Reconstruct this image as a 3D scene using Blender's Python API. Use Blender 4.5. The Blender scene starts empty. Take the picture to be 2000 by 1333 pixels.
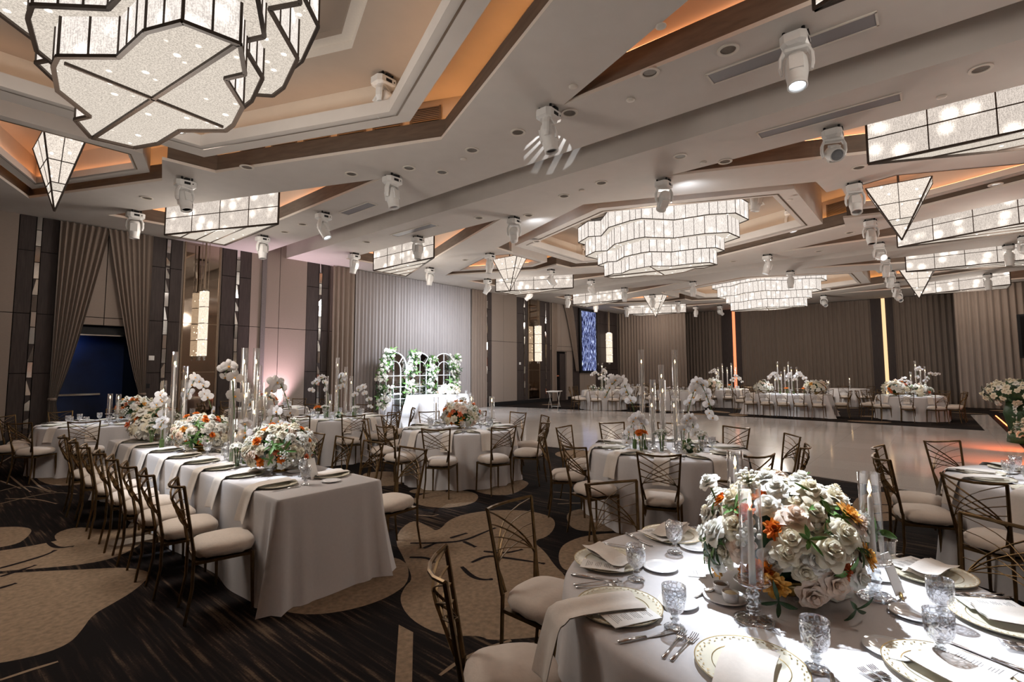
import bpy, bmesh, math, random
from mathutils import Vector, Matrix
R = math.radians
rnd = random.Random(7)
SC = bpy.context.scene
COL = SC.collection
PI = math.pi

# ------------------------------------------------------------------ mesh builder
class MB:
    def __init__(s):
        s.v = []; s.f = []; s.m = []; s.sm = []; s.cur = 0; s.smooth = False
    def add(s, vs, fs):
        o = len(s.v); s.v.extend([tuple(p) for p in vs])
        for f in fs:
            s.f.append([i + o for i in f]); s.m.append(s.cur); s.sm.append(s.smooth)
    def box(s, c, d, rz=0.0, M=None):
        hx, hy, hz = d[0] / 2, d[1] / 2, d[2] / 2
        vs = [(x, y, z) for z in (-hz, hz) for y in (-hy, hy) for x in (-hx, hx)]
        ca, sa = math.cos(rz), math.sin(rz)
        if M is not None:
            vs = [tuple(M @ Vector(p)) for p in vs]
        else:
            vs = [(c[0] + x * ca - y * sa, c[1] + x * sa + y * ca, c[2] + z) for x, y, z in vs]
        s.add(vs, [(0, 2, 3, 1), (4, 5, 7, 6), (0, 1, 5, 4), (2, 6, 7, 3), (0, 4, 6, 2), (1, 3, 7, 5)])
    def b2(s, a, b):
        s.box([(a[i] + b[i]) / 2 for i in range(3)], [abs(b[i] - a[i]) for i in range(3)])
    def quad(s, a, b, c, d):
        s.add([a, b, c, d], [(0, 1, 2, 3)])
    def tube(s, path, r, n=6, cap=True, flat=None):
        P = [Vector(p) for p in path]; k = len(P)
        rr = r if isinstance(r, (list, tuple)) else [r] * k
        up = None; vs = []; fs = []
        for i, p in enumerate(P):
            t = (P[min(i + 1, k - 1)] - P[max(i - 1, 0)])
            if t.length < 1e-9: t = Vector((0, 0, 1))
            t.normalize()
            if up is None:
                up = Vector((0, 0, 1)) if abs(t.z) < .9 else Vector((0, 1, 0))
            a = t.cross(up)
            if a.length < 1e-6: a = t.cross(Vector((1, 0, 0)))
            a.normalize(); b = a.cross(t); b.normalize(); up = b
            for j in range(n):
                q = 2 * PI * (j + .5) / n
                sa, sb = (1, 1) if flat is None else flat
                vs.append(p + a * math.cos(q) * rr[i] * sa + b * math.sin(q) * rr[i] * sb)
        for i in range(k - 1):
            for j in range(n):
                fs.append((i * n + j, i * n + (j + 1) % n, (i + 1) * n + (j + 1) % n, (i + 1) * n + j))
        if cap:
            fs.append(tuple(range(n))[::-1]); fs.append(tuple((k - 1) * n + j for j in range(n)))
        s.add(vs, fs)
    def lathe(s, prof, n=24, c=(0, 0, 0), close=True):
        vs = []; fs = []; k = len(prof)
        for r, z in prof:
            for j in range(n):
                q = 2 * PI * j / n
                vs.append((c[0] + r * math.cos(q), c[1] + r * math.sin(q), c[2] + z))
        for i in range(k - 1):
            for j in range(n):
                fs.append((i * n + j, i * n + (j + 1) % n, (i + 1) * n + (j + 1) % n, (i + 1) * n + j))
        if close:
            if prof[0][0] > 1e-5: fs.append(tuple(range(n))[::-1])
            if prof[-1][0] > 1e-5: fs.append(tuple((k - 1) * n + j for j in range(n)))
        s.add(vs, fs)
    def grid(s, fn, nu, nv, wrap=False):
        vs = [fn(i / nu, j / nv) for j in range(nv + 1) for i in range(nu + (0 if wrap else 1))]
        w = nu if wrap else nu + 1
        fs = []
        for j in range(nv):
            for i in range(nu):
                a = j * w + i; b = j * w + (i + 1) % w
                fs.append((a, b, b + w, a + w))
        s.add(vs, fs)
    def prism(s, poly, z0, z1, caps=True):
        n = len(poly)
        vs = [(p[0], p[1], z0) for p in poly] + [(p[0], p[1], z1) for p in poly]
        fs = [(i, (i + 1) % n, n + (i + 1) % n, n + i) for i in range(n)]
        s.add(vs, fs)
        if caps:
            s.fill([poly], z0); s.fill([poly], z1)
    def band(s, A, za, B, zb):
        n = len(A)
        vs = [(p[0], p[1], za) for p in A] + [(p[0], p[1], zb) for p in B]
        s.add(vs, [(i, (i + 1) % n, n + (i + 1) % n, n + i) for i in range(n)])
    def fill(s, loops, z):
        bm = bmesh.new()
        es = []
        for lp in loops:
            vv = [bm.verts.new((p[0], p[1], z)) for p in lp]
            for i in range(len(vv)): es.append(bm.edges.new((vv[i], vv[(i + 1) % len(vv)])))
        bmesh.ops.triangle_fill(bm, use_beauty=True, use_dissolve=False, edges=es)
        bm.verts.index_update()
        vs = [tuple(v.co) for v in bm.verts]; fs = [[v.index for v in f.verts] for f in bm.faces]
        bm.free(); s.add(vs, fs)
    def mesh(s, name, mats):
        me = bpy.data.meshes.new(name)
        me.from_pydata(s.v, [], s.f)
        if not isinstance(mats, (list, tuple)): mats = [mats]
        for m in mats: me.materials.append(m)
        me.polygons.foreach_set('material_index', s.m)
        me.polygons.foreach_set('use_smooth', s.sm)
        bm = bmesh.new(); bm.from_mesh(me)
        bmesh.ops.recalc_face_normals(bm, faces=bm.faces)
        bm.to_mesh(me); bm.free()
        me.update()
        return me
    def obj(s, name, mats, parent=None, loc=(0, 0, 0), rz=0):
        return link(name, s.mesh(name, mats), parent, loc, rz)

def link(name, me, parent=None, loc=(0, 0, 0), rz=0):
    o = bpy.data.objects.new(name, me); COL.objects.link(o)
    o.location = loc; o.rotation_euler = (0, 0, rz)
    if parent is not None: o.parent = parent
    return o
LABELS = {}
def tag(o, label=None, cat=None, group=None, kind=None):
    if label: o['label'] = label; LABELS[label] = LABELS.get(label, 0) + 1
    if cat: o['category'] = cat
    if group: o['group'] = group
    if kind: o['kind'] = kind
    return o
def thing(name, label, cat, loc=(0, 0, 0), rz=0, group=None):
    o = bpy.data.objects.new(name, None); COL.objects.link(o)
    o.empty_display_size = .05
    o.location = loc; o.rotation_euler = (0, 0, rz)
    return tag(o, label, cat, group)
def struct(o): o['kind'] = 'structure'; return o
KIDS = {}
def kids(o):
    return [c for c in o.children]
def dup(root, loc, rz=0, label=None, group=None, scale=None, cat=None):
    r = root.copy(); COL.objects.link(r); r.location = loc
    r.rotation_euler = (0, 0, rz)
    if scale: r.scale = (scale,) * 3
    if label: r['label'] = label
    if group: r['group'] = group
    if cat: r['category'] = cat
    for ch in CH.get(root.name, ()):
        c = ch.copy(); COL.objects.link(c); c.parent = r
        for g in CH.get(ch.name, ()):
            d = g.copy(); COL.objects.link(d); d.parent = c
    return r
CH = {}
def reg(root):
    """remember the children of a first-of-its-kind"""
    for o in bpy.data.objects:
        if o.parent is not None:
            pass
    lst = [o for o in bpy.data.objects if o.parent == root]
    CH[root.name] = lst
    for c in lst:
        CH[c.name] = [o for o in bpy.data.objects if o.parent == c]
    return root

# ------------------------------------------------------------------ materials
def NT(name):
    m = bpy.data.materials.new(name); m.use_nodes = True
    nt = m.node_tree; nt.nodes.clear()
    out = nt.nodes.new('ShaderNodeOutputMaterial')
    return m, nt, out
def N(nt, t, **kw):
    n = nt.nodes.new(t)
    for k, v in kw.items():
        if k in n.inputs: n.inputs[k].default_value = v
        else: setattr(n, k, v)
    return n
def c4(c): return (c[0], c[1], c[2], 1)
def hexc(h):
    h = h.lstrip('#'); v = [int(h[i:i + 2], 16) / 255 for i in (0, 2, 4)]
    return tuple(x / 12.92 if x <= .04045 else ((x + .055) / 1.055) ** 2.4 for x in v)
def noise_in(nt, scale, detail=3, stretch=None):
    tc = N(nt, 'ShaderNodeTexCoord'); mp = N(nt, 'ShaderNodeMapping')
    if stretch: mp.inputs['Scale'].default_value = stretch
    nt.links.new(tc.outputs['Object'], mp.inputs['Vector'])
    n = N(nt, 'ShaderNodeTexNoise', Scale=scale, Detail=detail)
    nt.links.new(mp.outputs['Vector'], n.inputs['Vector'])
    return n
def ramp(nt, src, stops):
    r = N(nt, 'ShaderNodeValToRGB')
    while len(r.color_ramp.elements) < len(stops): r.color_ramp.elements.new(.5)
    for e, (p, c) in zip(r.color_ramp.elements, stops):
        e.position = p; e.color = c4(c)
    nt.links.new(src, r.inputs['Fac'])
    return r
def pbr(name, col, rough=.6, metal=0, var=.08, scale=30, bump=0, bscale=None, spec=.5, stretch=None, sheen=0, trans=0, sss=0):
    m, nt, out = NT(name)
    b = N(nt, 'ShaderNodeBsdfPrincipled', Roughness=rough, Metallic=metal)
    b.inputs['Specular IOR Level'].default_value = spec
    if sheen: b.inputs['Sheen Weight'].default_value = sheen
    if trans: b.inputs['Transmission Weight'].default_value = trans
    n = noise_in(nt, scale, 3, stretch)
    lo = tuple(max(0, x * (1 - var)) for x in col); hi = tuple(min(1, x * (1 + var)) for x in col)
    r = ramp(nt, n.outputs['Fac'], [(.3, lo), (.7, hi)])
    nt.links.new(r.outputs['Color'], b.inputs['Base Color'])
    if bump:
        n2 = noise_in(nt, bscale or scale, 4, stretch)
        bp = N(nt, 'ShaderNodeBump', Strength=bump, Distance=.01)
        nt.links.new(n2.outputs['Fac'], bp.inputs['Height']); nt.links.new(bp.outputs['Normal'], b.inputs['Normal'])
    nt.links.new(b.outputs['BSDF'], out.inputs['Surface'])
    return m
def emit(name, col, s):
    m, nt, out = NT(name)
    e = N(nt, 'ShaderNodeEmission', Strength=s); e.inputs['Color'].default_value = c4(col)
    nt.links.new(e.outputs[0], out.inputs['Surface'])
    if s > 8 or s < 1 or 'lens' in name or 'can' in name: m.cycles.emission_sampling = 'NONE'
    return m
def thin_glass(name, tint=(1, 1, 1), ior=1.45, extra=0.0, cut=0, rough=.03):
    m, nt, out = NT(name)
    t = N(nt, 'ShaderNodeBsdfTransparent'); t.inputs['Color'].default_value = c4(tint)
    g = N(nt, 'ShaderNodeBsdfGlossy', Roughness=rough)
    g.inputs['Color'].default_value = (1, 1, 1, 1)
    fr = N(nt, 'ShaderNodeLayerWeight', Blend=.5)
    mx = N(nt, 'ShaderNodeMixShader')
    pw = N(nt, 'ShaderNodeMath', operation='POWER'); pw.inputs[1].default_value = 2.6; nt.links.new(fr.outputs['Facing'], pw.inputs[0])
    ma = N(nt, 'ShaderNodeMath', operation='MULTIPLY_ADD'); ma.inputs[1].default_value = .75; ma.inputs[2].default_value = .035; nt.links.new(pw.outputs[0], ma.inputs[0])
    fac = ma.outputs[0]
    if cut:
        tc = N(nt, 'ShaderNodeTexCoord'); vo = N(nt, 'ShaderNodeTexVoronoi', Scale=cut, feature='DISTANCE_TO_EDGE')
        nt.links.new(tc.outputs['Object'], vo.inputs['Vector'])
        bp = N(nt, 'ShaderNodeBump', Strength=1.0, Distance=.004)
        nt.links.new(vo.outputs['Distance'], bp.inputs['Height'])
        nt.links.new(bp.outputs['Normal'], fr.inputs['Normal']); nt.links.new(bp.outputs['Normal'], g.inputs['Normal'])
        lm = N(nt, 'ShaderNodeMapRange'); lm.inputs['From Min'].default_value = .02; lm.inputs['From Max'].default_value = .16
        lm.inputs['To Min'].default_value = 1; lm.inputs['To Max'].default_value = 0
        nt.links.new(vo.outputs['Distance'], lm.inputs['Value'])
        tr_ = ramp(nt, lm.outputs[0], [(.0, tint), (1.0, tuple(x * .84 for x in tint))]); nt.links.new(tr_.outputs['Color'], t.inputs['Color'])
        m3 = N(nt, 'ShaderNodeMath', operation='MULTIPLY_ADD', use_clamp=True); m3.inputs[1].default_value = .30
        nt.links.new(lm.outputs[0], m3.inputs[0]); nt.links.new(fac, m3.inputs[2]); fac = m3.outputs[0]
    if extra:
        ad = N(nt, 'ShaderNodeMath', operation='ADD', use_clamp=True); ad.inputs[1].default_value = extra
        nt.links.new(fac, ad.inputs[0]); fac = ad.outputs[0]
    nt.links.new(fac, mx.inputs['Fac']); nt.links.new(t.outputs[0], mx.inputs[1]); nt.links.new(g.outputs[0], mx.inputs[2])
    nt.links.new(mx.outputs[0], out.inputs['Surface'])
    return m
def crystal(name, base, strength, vert=True, spark=6.0, glow=.20, peak=4.0):
    """strings of lit crystal beads: vertical strands, with hot sparkles of the lamps behind them"""
    m, nt, out = NT(name)
    tc = N(nt, 'ShaderNodeTexCoord')
    mp = N(nt, 'ShaderNodeMapping'); nt.links.new(tc.outputs['Object'], mp.inputs['Vector'])
    mp.inputs['Scale'].default_value = (1, 1, .12) if vert else (1, 1, 1)
    n1 = N(nt, 'ShaderNodeTexNoise', Scale=120 if vert else 95, Detail=2); nt.links.new(mp.outputs[0], n1.inputs['Vector'])
    n2 = N(nt, 'ShaderNodeTexNoise', Scale=70, Detail=1); nt.links.new(tc.outputs['Object'], n2.inputs['Vector'])
    ad = N(nt, 'ShaderNodeMath', operation='ADD'); nt.links.new(n1.outputs['Fac'], ad.inputs[0]); nt.links.new(n2.outputs['Fac'], ad.inputs[1])
    r = ramp(nt, ad.outputs[0], [(.70, tuple(x * .62 for x in base)), (1.0, base)])
    r.color_ramp.elements[0].position = .78
    r.color_ramp.elements[-1].position = 1.0
    mr = N(nt, 'ShaderNodeMapRange'); mr.inputs['From Min'].default_value = .75; mr.inputs['From Max'].default_value = 1.25
    nt.links.new(ad.outputs[0], mr.inputs['Value']); nt.links.new(mr.outputs[0], r.inputs['Fac'])
    r.color_ramp.elements[0].position = 0.1; r.color_ramp.elements[-1].position = .8
    vo = N(nt, 'ShaderNodeTexVoronoi', Scale=spark); nt.links.new(tc.outputs['Object'], vo.inputs['Vector'])
    m2 = N(nt, 'ShaderNodeMapRange'); m2.inputs['From Min'].default_value = .0; m2.inputs['From Max'].default_value = glow
    m2.inputs['To Min'].default_value = peak; m2.inputs['To Max'].default_value = 0.0
    nt.links.new(vo.outputs['Distance'], m2.inputs['Value'])
    pw = N(nt, 'ShaderNodeMath', operation='POWER'); pw.inputs[1].default_value = 2.2; nt.links.new(m2.outputs[0], pw.inputs[0])
    a2 = N(nt, 'ShaderNodeMath', operation='ADD'); a2.inputs[1].default_value = 1.0; nt.links.new(pw.outputs[0], a2.inputs[0])
    ml = N(nt, 'ShaderNodeMath', operation='MULTIPLY'); ml.inputs[1].default_value = strength; nt.links.new(a2.outputs[0], ml.inputs[0])
    e = N(nt, 'ShaderNodeEmission'); nt.links.new(r.outputs['Color'], e.inputs['Color']); nt.links.new(ml.outputs[0], e.inputs['Strength'])
    nt.links.new(e.outputs[0], out.inputs['Surface'])
    return m

M = {}
M['paint'] = pbr('ceiling_paint', (.66, .61, .565), .85, var=.02, scale=4, spec=.2)
M['paint_in'] = pbr('coffer_paint', (.66, .58, .49), .85, var=.02, scale=4, spec=.2)
M['lip'] = pbr('edge_paint', (.74, .68, .61), .8, var=.02, spec=.2)
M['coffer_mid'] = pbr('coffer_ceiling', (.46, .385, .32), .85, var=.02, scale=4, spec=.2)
M['fascia'] = pbr('brown_fascia', (.165, .128, .10), .6, var=.15, scale=3, stretch=(1, 1, 6), spec=.3)
M['bead'] = pbr('bronze_trim', (.22, .16, .11), .4, .6, spec=.4)
M['beige'] = pbr('beige_fabric_panel', (.29, .235, .20), .9, var=.05, scale=80, bump=.15, bscale=200, spec=.15, stretch=(.3, .3, 3))
M['dark'] = pbr('dark_wood_panel', (.050, .037, .034), .6, var=.2, scale=6, stretch=(8, 8, .6), spec=.25)
M['joint'] = pbr('shadow_gap', (.012, .01, .01), .9, spec=.1)
M['steel'] = pbr('polished_steel', (.75, .74, .72), .12, 1, var=.02)
M['grey'] = pbr('grey_pilaster', (.16, .14, .135), .6, spec=.3)
M['mirror'] = pbr('bronze_mirror', (.42, .34, .27), .05, 1, var=.02, scale=3)
M['drape'] = pbr('taupe_drape', (.235, .18, .145), .85, var=.10, scale=10, stretch=(10, 10, .3), sheen=.3, spec=.15)
M['sheer'] = pbr('grey_sheer', (.33, .295, .285), .85, var=.08, scale=12, stretch=(10, 10, .2), sheen=.3, spec=.15)
M['darkdrape'] = pbr('brown_drape', (.20, .155, .125), .9, var=.12, scale=10, stretch=(10, 10, .2), sheen=.2, spec=.1)
M['navy'] = pbr('navy_backdrop', (.004, .022, .085), .5, var=.5, scale=1.2)
M['black'] = pbr('black_paint', (.008, .008, .009), .5, spec=.3)
M['white'] = pbr('white_enamel', (.78, .77, .75), .35, var=.02)
M['whiteframe'] = pbr('white_metal_frame', (.85, .86, .88), .4, var=.02)
M['chair'] = pbr('antique_gold_metal', (.155, .096, .042), .38, .85, var=.25, scale=20)
M['seat'] = pbr('ivory_stretch_cover', (.66, .57, .49), .75, var=.03, scale=30, bump=.15, bscale=60, spec=.25, sheen=.3)
M['cloth'] = pbr('pale_tablecloth', (.62, .595, .595), .85, var=.02, scale=50, bump=.06, bscale=300, spec=.15, sheen=.2)
M['napkin'] = pbr('ivory_napkin', (.74, .68, .62), .85, var=.03, scale=60, bump=.08, bscale=200, spec=.15)
M['plate'] = pbr('white_china', (.85, .85, .86), .12, var=.01, spec=.6)
M['charger'] = pbr('cream_charger', (.78, .74, .60), .35, var=.03, scale=12, spec=.4)
M['gold'] = pbr('gold_bowl', (.50, .36, .15), .3, .9, var=.2, scale=12)
M['silver'] = pbr('cutlery_steel', (.62, .60, .59), .18, 1, var=.05)
M['paper'] = pbr('white_card', (.85, .83, .80), .8, var=.01)
M['ink'] = pbr('grey_ink', (.32, .30, .29), .9)
M['wax'] = pbr('ivory_wax', (.86, .80, .74), .5, var=.02, spec=.4)
M['glass'] = thin_glass('clear_glass', (.985, .985, .985), 1.35)
M['crystalglass'] = thin_glass('cut_crystal', (.93, .94, .96), 1.5, .06, cut=62, rough=.08)
M['solidglass'] = thin_glass('cast_glass', (.90, .92, .94), 1.5, .10, cut=30, rough=.05)
M['flame'] = emit('candle_flame', (1, .62, .25), 14)
M['leaf'] = pbr('green_leaf', (.10, .23, .045), .5, var=.45, scale=25)
M['leafdark'] = pbr('deep_green_leaf', (.02, .06, .015), .5, var=.4, scale=25)
M['stem'] = pbr('green_stem', (.10, .17, .05), .6, var=.2)
def petal(name, a, b):
    m, nt, out = NT(name)
    bs = N(nt, 'ShaderNodeBsdfPrincipled', Roughness=.65)
    bs.inputs['Specular IOR Level'].default_value = .25
    n = noise_in(nt, 1.4, 2)
    r = ramp(nt, n.outputs['Fac'], [(.35, a), (.65, b)])
    nt.links.new(r.outputs['Color'], bs.inputs['Base Color'])
    tr = N(nt, 'ShaderNodeBsdfTranslucent'); nt.links.new(r.outputs['Color'], tr.inputs['Color'])
    mx = N(nt, 'ShaderNodeMixShader', Fac=.25)
    nt.links.new(bs.outputs[0], mx.inputs[1]); nt.links.new(tr.outputs[0], mx.inputs[2])
    nt.links.new(mx.outputs[0], out.inputs['Surface']); return m
M['pwhite'] = petal('white_petals', (.86, .84, .76), (.90, .88, .83))
M['pcream'] = petal('cream_petals', (.84, .76, .58), (.88, .82, .68))
M['pblush'] = petal('blush_petals', (.86, .66, .52), (.88, .76, .66))
M['porange'] = petal('orange_petals', (.72, .14, .02), (.82, .30, .04))
M['pcoral'] = petal('coral_petals', (.74, .16, .06), (.82, .30, .16))
M['pyellow'] = petal('apricot_petals', (.84, .40, .06), (.86, .52, .16))
M['porchid'] = petal('orchid_petals', (.86, .84, .84), (.9, .88, .88))
M['cryside'] = crystal('crystal_strands', (1, .90, .82), .52, True, 3.6, .45, 1.4)
M['crybot'] = crystal('crystal_mat', (1, .88, .75), .40, False, 5.5)
M['crybox'] = crystal('crystal_rods', (1, .87, .76), .40, True, 3.4, .55, 1.9)
M['crypyr'] = crystal('crystal_drops', (1, .87, .75), .50, True, 7)
M['crysconce'] = crystal('crystal_tubes', (1, .84, .66), .60, True, 8)
M['cryframe'] = pbr('dark_bronze_frame', (.045, .030, .021), .65, .0)
M['coveor'] = emit('cove_lamp_orange', (1, .46, .17), 4.0)
M['covepe'] = emit('cove_lamp_peach', (1, .62, .38), 2.0)
M['covered'] = emit('cove_lamp_red', (1, .40, .17), 3.5)
M['lens'] = emit('lit_lens', (.82, .90, 1), 6)
M['canlens'] = pbr('unlit_can', (.30, .25, .20), .4)
M['canlit'] = emit('lit_can', (.85, .93, 1), 5)
M['redglow'] = emit('orange_edge_lamp', (1, .18, .05), 4)
M['duct'] = pbr('grey_air_slot', (.26, .25, .26), .6, var=.05, scale=3)
M['ventdark'] = pbr('vent_backing', (.04, .03, .02), .8)
# ------------------------------------------------------------------ floor
YW = 15.65; ZC = 5.2; XF = 31.5; XC2 = 29.0; YR = -4.4; XB = -5.0; XEND = 32.0
def chaikin(p, k=2, closed=True):
    for _ in range(k):
        q = []; n = len(p)
        for i in range(n if closed else n - 1):
            a, b = p[i], p[(i + 1) % n]
            q.append((a[0] * .75 + b[0] * .25, a[1] * .75 + b[1] * .25)); q.append((a[0] * .25 + b[0] * .75, a[1] * .25 + b[1] * .75))
        if not closed: q = [p[0]] + q + [p[-1]]
        p = q
    return p
BLOBS = [
    [(0.41, 6.22), (0.75, 5.95), (1.09, 5.63), (1.27, 5.47), (1.37, 5.26), (1.39, 5.10), (1.21, 4.83), (1.03, 4.68), (0.91, 4.59), (0.81, 4.36), (0.72, 4.21), (0.55, 4.20), (0.31, 4.33)],
    [(0.44, 6.92), (0.84, 6.79), (1.15, 6.84), (1.38, 6.76), (1.74, 6.66), (1.60, 6.11), (1.35, 5.82), (1.12, 5.78), (0.76, 6.02), (0.41, 6.31)],
    [(0.50, 8.04), (0.75, 7.84), (0.86, 7.73), (0.94, 7.51), (0.86, 7.18), (0.75, 6.95), (0.45, 7.05)],
    [(1.03, 7.11), (1.26, 7.28), (1.45, 6.78), (1.79, 6.76), (1.76, 6.47), (1.41, 6.29), (1.04, 6.60)],
    [(1.91, 4.35), (2.47, 4.58), (3.01, 3.83), (2.69, 3.34), (2.42, 3.23), (2.15, 3.25), (1.91, 3.38), (1.79, 3.58), (1.77, 3.79)],
    [(3.64, 4.09), (4.07, 4.36), (4.51, 4.29), (4.86, 3.94), (4.87, 3.53), (4.66, 3.30), (4.28, 3.12), (4.05, 3.16), (3.89, 2.88), (3.68, 2.63), (3.54, 2.40), (2.87, 1.86), (2.43, 2.23), (2.44, 2.33), (2.31, 2.47), (2.27, 2.64), (2.30, 2.89), (2.42, 3.14), (2.59, 3.29), (2.72, 3.35), (2.90, 3.67), (3.24, 4.32), (3.77, 4.67), (3.70, 4.29)],
    [(5.05, 3.45), (5.33, 3.44), (5.73, 3.18), (5.80, 2.67), (5.33, 2.43), (4.98, 2.58), (4.64, 2.88), (4.63, 3.11)],
    [(3.98, 2.80), (4.23, 2.89), (4.58, 2.84), (4.95, 2.51), (4.91, 2.16), (4.30, 2.18), (3.77, 2.34), (3.64, 2.47), (3.72, 2.61)],
    [(4.32, 5.38), (4.64, 5.48), (5.09, 5.25), (5.09, 4.88), (4.70, 4.57), (4.28, 4.68), (4.17, 5.10)],
    [(5.14, 5.00), (5.13, 4.70), (5.31, 4.49), (5.83, 4.64), (6.11, 4.82), (6.14, 5.30), (5.36, 5.52)],
    [(4.53, 5.79), (5.05, 5.74), (5.36, 5.52), (4.98, 5.34), (4.55, 5.49)],
    [(8.17, 0.94), (8.72, 0.71), (8.74, 0.42), (8.27, 0.25), (7.40, 0.35), (6.92, 0.63), (7.16, 0.89)],
    [(7.18, 1.53), (8.12, 1.35), (8.38, 1.03), (7.49, 0.98), (6.72, 1.23), (6.54, 1.46)],
    [(2.19, 2.84), (2.19, 2.69), (1.82, 2.24), (1.76, 2.31)],
    [(1.69, 7.15), (2.09, 7.15), (2.14, 6.58), (1.72, 5.83), (1.49, 6.28)],
    [(8.28, 6.00), (9.04, 6.08), (9.17, 5.30), (8.48, 4.69), (8.00, 5.27)],
    [(1.37, 11.54), (1.75, 11.54), (2.02, 10.43), (1.77, 9.72), (1.37, 10.10)],
    [(4.81, 7.35), (5.26, 7.13), (5.22, 6.54), (4.68, 6.09), (4.39, 6.44)],
    [(17.24, 8.15), (19.23, 7.71), (19.01, 5.93), (16.75, 5.88), (16.14, 7.17)],
]
DARKS = [
    [(3.24, 4.04), (3.40, 3.85), (3.61, 3.68), (3.96, 3.71), (4.13, 3.72)],
    [(3.23, 3.83), (3.40, 3.85)],
    [(3.61, 3.68), (3.57, 3.47)],
    [(3.59, 3.85), (3.81, 3.83)],
    [(3.27, 3.23), (3.48, 3.24), (3.54, 3.09), (3.63, 2.83), (3.66, 2.72)],
    [(3.15, 3.23), (3.06, 3.03), (3.06, 2.91), (3.13, 2.85)],
    [(3.54, 3.34), (3.62, 3.15), (3.81, 3.09)],
    [(3.00, 3.75), (3.10, 3.62), (3.06, 3.48)],
    [(0.53, 6.24), (0.72, 6.29), (0.90, 6.37), (0.98, 6.47)],
    [(0.57, 6.00), (0.70, 6.06), (0.80, 6.11)],
    [(0.54, 5.69), (0.64, 5.72)],
    [(0.97, 6.82), (0.99, 6.53), (1.11, 6.47)],
    [(4.31, 5.40), (3.89, 4.97)],
    [(7.11, 1.09), (7.19, 0.79), (7.52, 0.53)],
    [(7.79, 0.80), (7.98, 0.45)],
    [(5.10, 5.68), (4.98, 5.34), (4.85, 5.30)],
]
LIGHTS = [
    [(0.82, 9.22), (1.14, 9.45), (1.40, 9.49), (1.56, 9.12)],
    [(0.90, 10.19), (1.19, 10.43), (1.35, 9.54)],
    [(1.12, 11.52), (1.14, 10.49), (1.17, 9.77)],
    [(1.31, 11.00), (1.30, 9.94), (1.40, 9.49)],
    [(0.98, 11.12), (1.11, 10.17)],
    [(0.90, 9.53), (1.16, 9.21), (1.29, 8.66)],
    [(0.41, 4.03), (0.54, 4.03), (0.64, 4.02), (0.65, 4.02)],
    [(2.21, 2.14), (2.48, 2.10), (2.67, 1.93), (2.70, 1.83)],
    [(1.99, 2.21), (2.17, 2.23), (2.40, 2.19), (2.52, 2.14)],
    [(5.80, 4.16), (6.01, 3.72), (6.20, 3.59)],
    [(5.51, 3.95), (5.57, 3.75)],
    [(5.34, 3.76), (5.69, 3.45)],
    [(3.89, 4.78), (3.95, 4.58), (4.07, 4.56)],
    [(1.15, 13.24), (1.45, 14.35), (1.80, 14.73), (2.09, 13.87)],
]
def carpet_dark():
    m, nt, out = NT('carpet_dark_streaked')
    b = N(nt, 'ShaderNodeBsdfPrincipled', Roughness=.95); b.inputs['Specular IOR Level'].default_value = .08
    tc = N(nt, 'ShaderNodeTexCoord')
    mp = N(nt, 'ShaderNodeMapping'); nt.links.new(tc.outputs['Object'], mp.inputs['Vector'])
    mp.inputs['Rotation'].default_value = (0, 0, R(-4)); mp.inputs['Scale'].default_value = (34, 1.5, 1)
    n1 = N(nt, 'ShaderNodeTexNoise', Scale=1.0, Detail=3); nt.links.new(mp.outputs[0], n1.inputs['Vector'])
    n2 = N(nt, 'ShaderNodeTexNoise', Scale=.9, Detail=2); nt.links.new(tc.outputs['Object'], n2.inputs['Vector'])
    n3 = N(nt, 'ShaderNodeTexNoise', Scale=70, Detail=2); nt.links.new(tc.outputs['Object'], n3.inputs['Vector'])
    ad = N(nt, 'ShaderNodeMath', operation='MULTIPLY_ADD'); ad.inputs[1].default_value = .55; nt.links.new(n2.outputs['Fac'], ad.inputs[0]); nt.links.new(n1.outputs['Fac'], ad.inputs[2])
    a2 = N(nt, 'ShaderNodeMath', operation='MULTIPLY_ADD'); a2.inputs[1].default_value = .18; nt.links.new(n3.outputs['Fac'], a2.inputs[0]); nt.links.new(ad.outputs[0], a2.inputs[2])
    r = ramp(nt, a2.outputs[0], [(.82, (.010, .008, .008)), (.90, (.022, .015, .013)), (.99, (.10, .068, .045))])
    mr = N(nt, 'ShaderNodeMapRange'); mr.inputs['From Min'].default_value = 0; mr.inputs['From Max'].default_value = 1.15
    nt.links.new(a2.outputs[0], mr.inputs['Value']); nt.links.new(mr.outputs[0], r.inputs['Fac'])
    r.color_ramp.elements[0].position = .72; r.color_ramp.elements[1].position = .84; r.color_ramp.elements[2].position = .95
    nt.links.new(r.outputs['Color'], b.inputs['Base Color'])
    nt.links.new(b.outputs[0], out.inputs['Surface']); return m
M['carpet'] = carpet_dark()
M['petalbeige'] = pbr('carpet_beige_petals', (.245, .175, .118), .95, var=.22, scale=26, spec=.08, bump=.15, bscale=400)
M['branch'] = pbr('carpet_black_branches', (.014, .010, .010), .95, spec=.08)
M['twig'] = pbr('carpet_pale_lines', (.26, .19, .13), .95, spec=.08)
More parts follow.
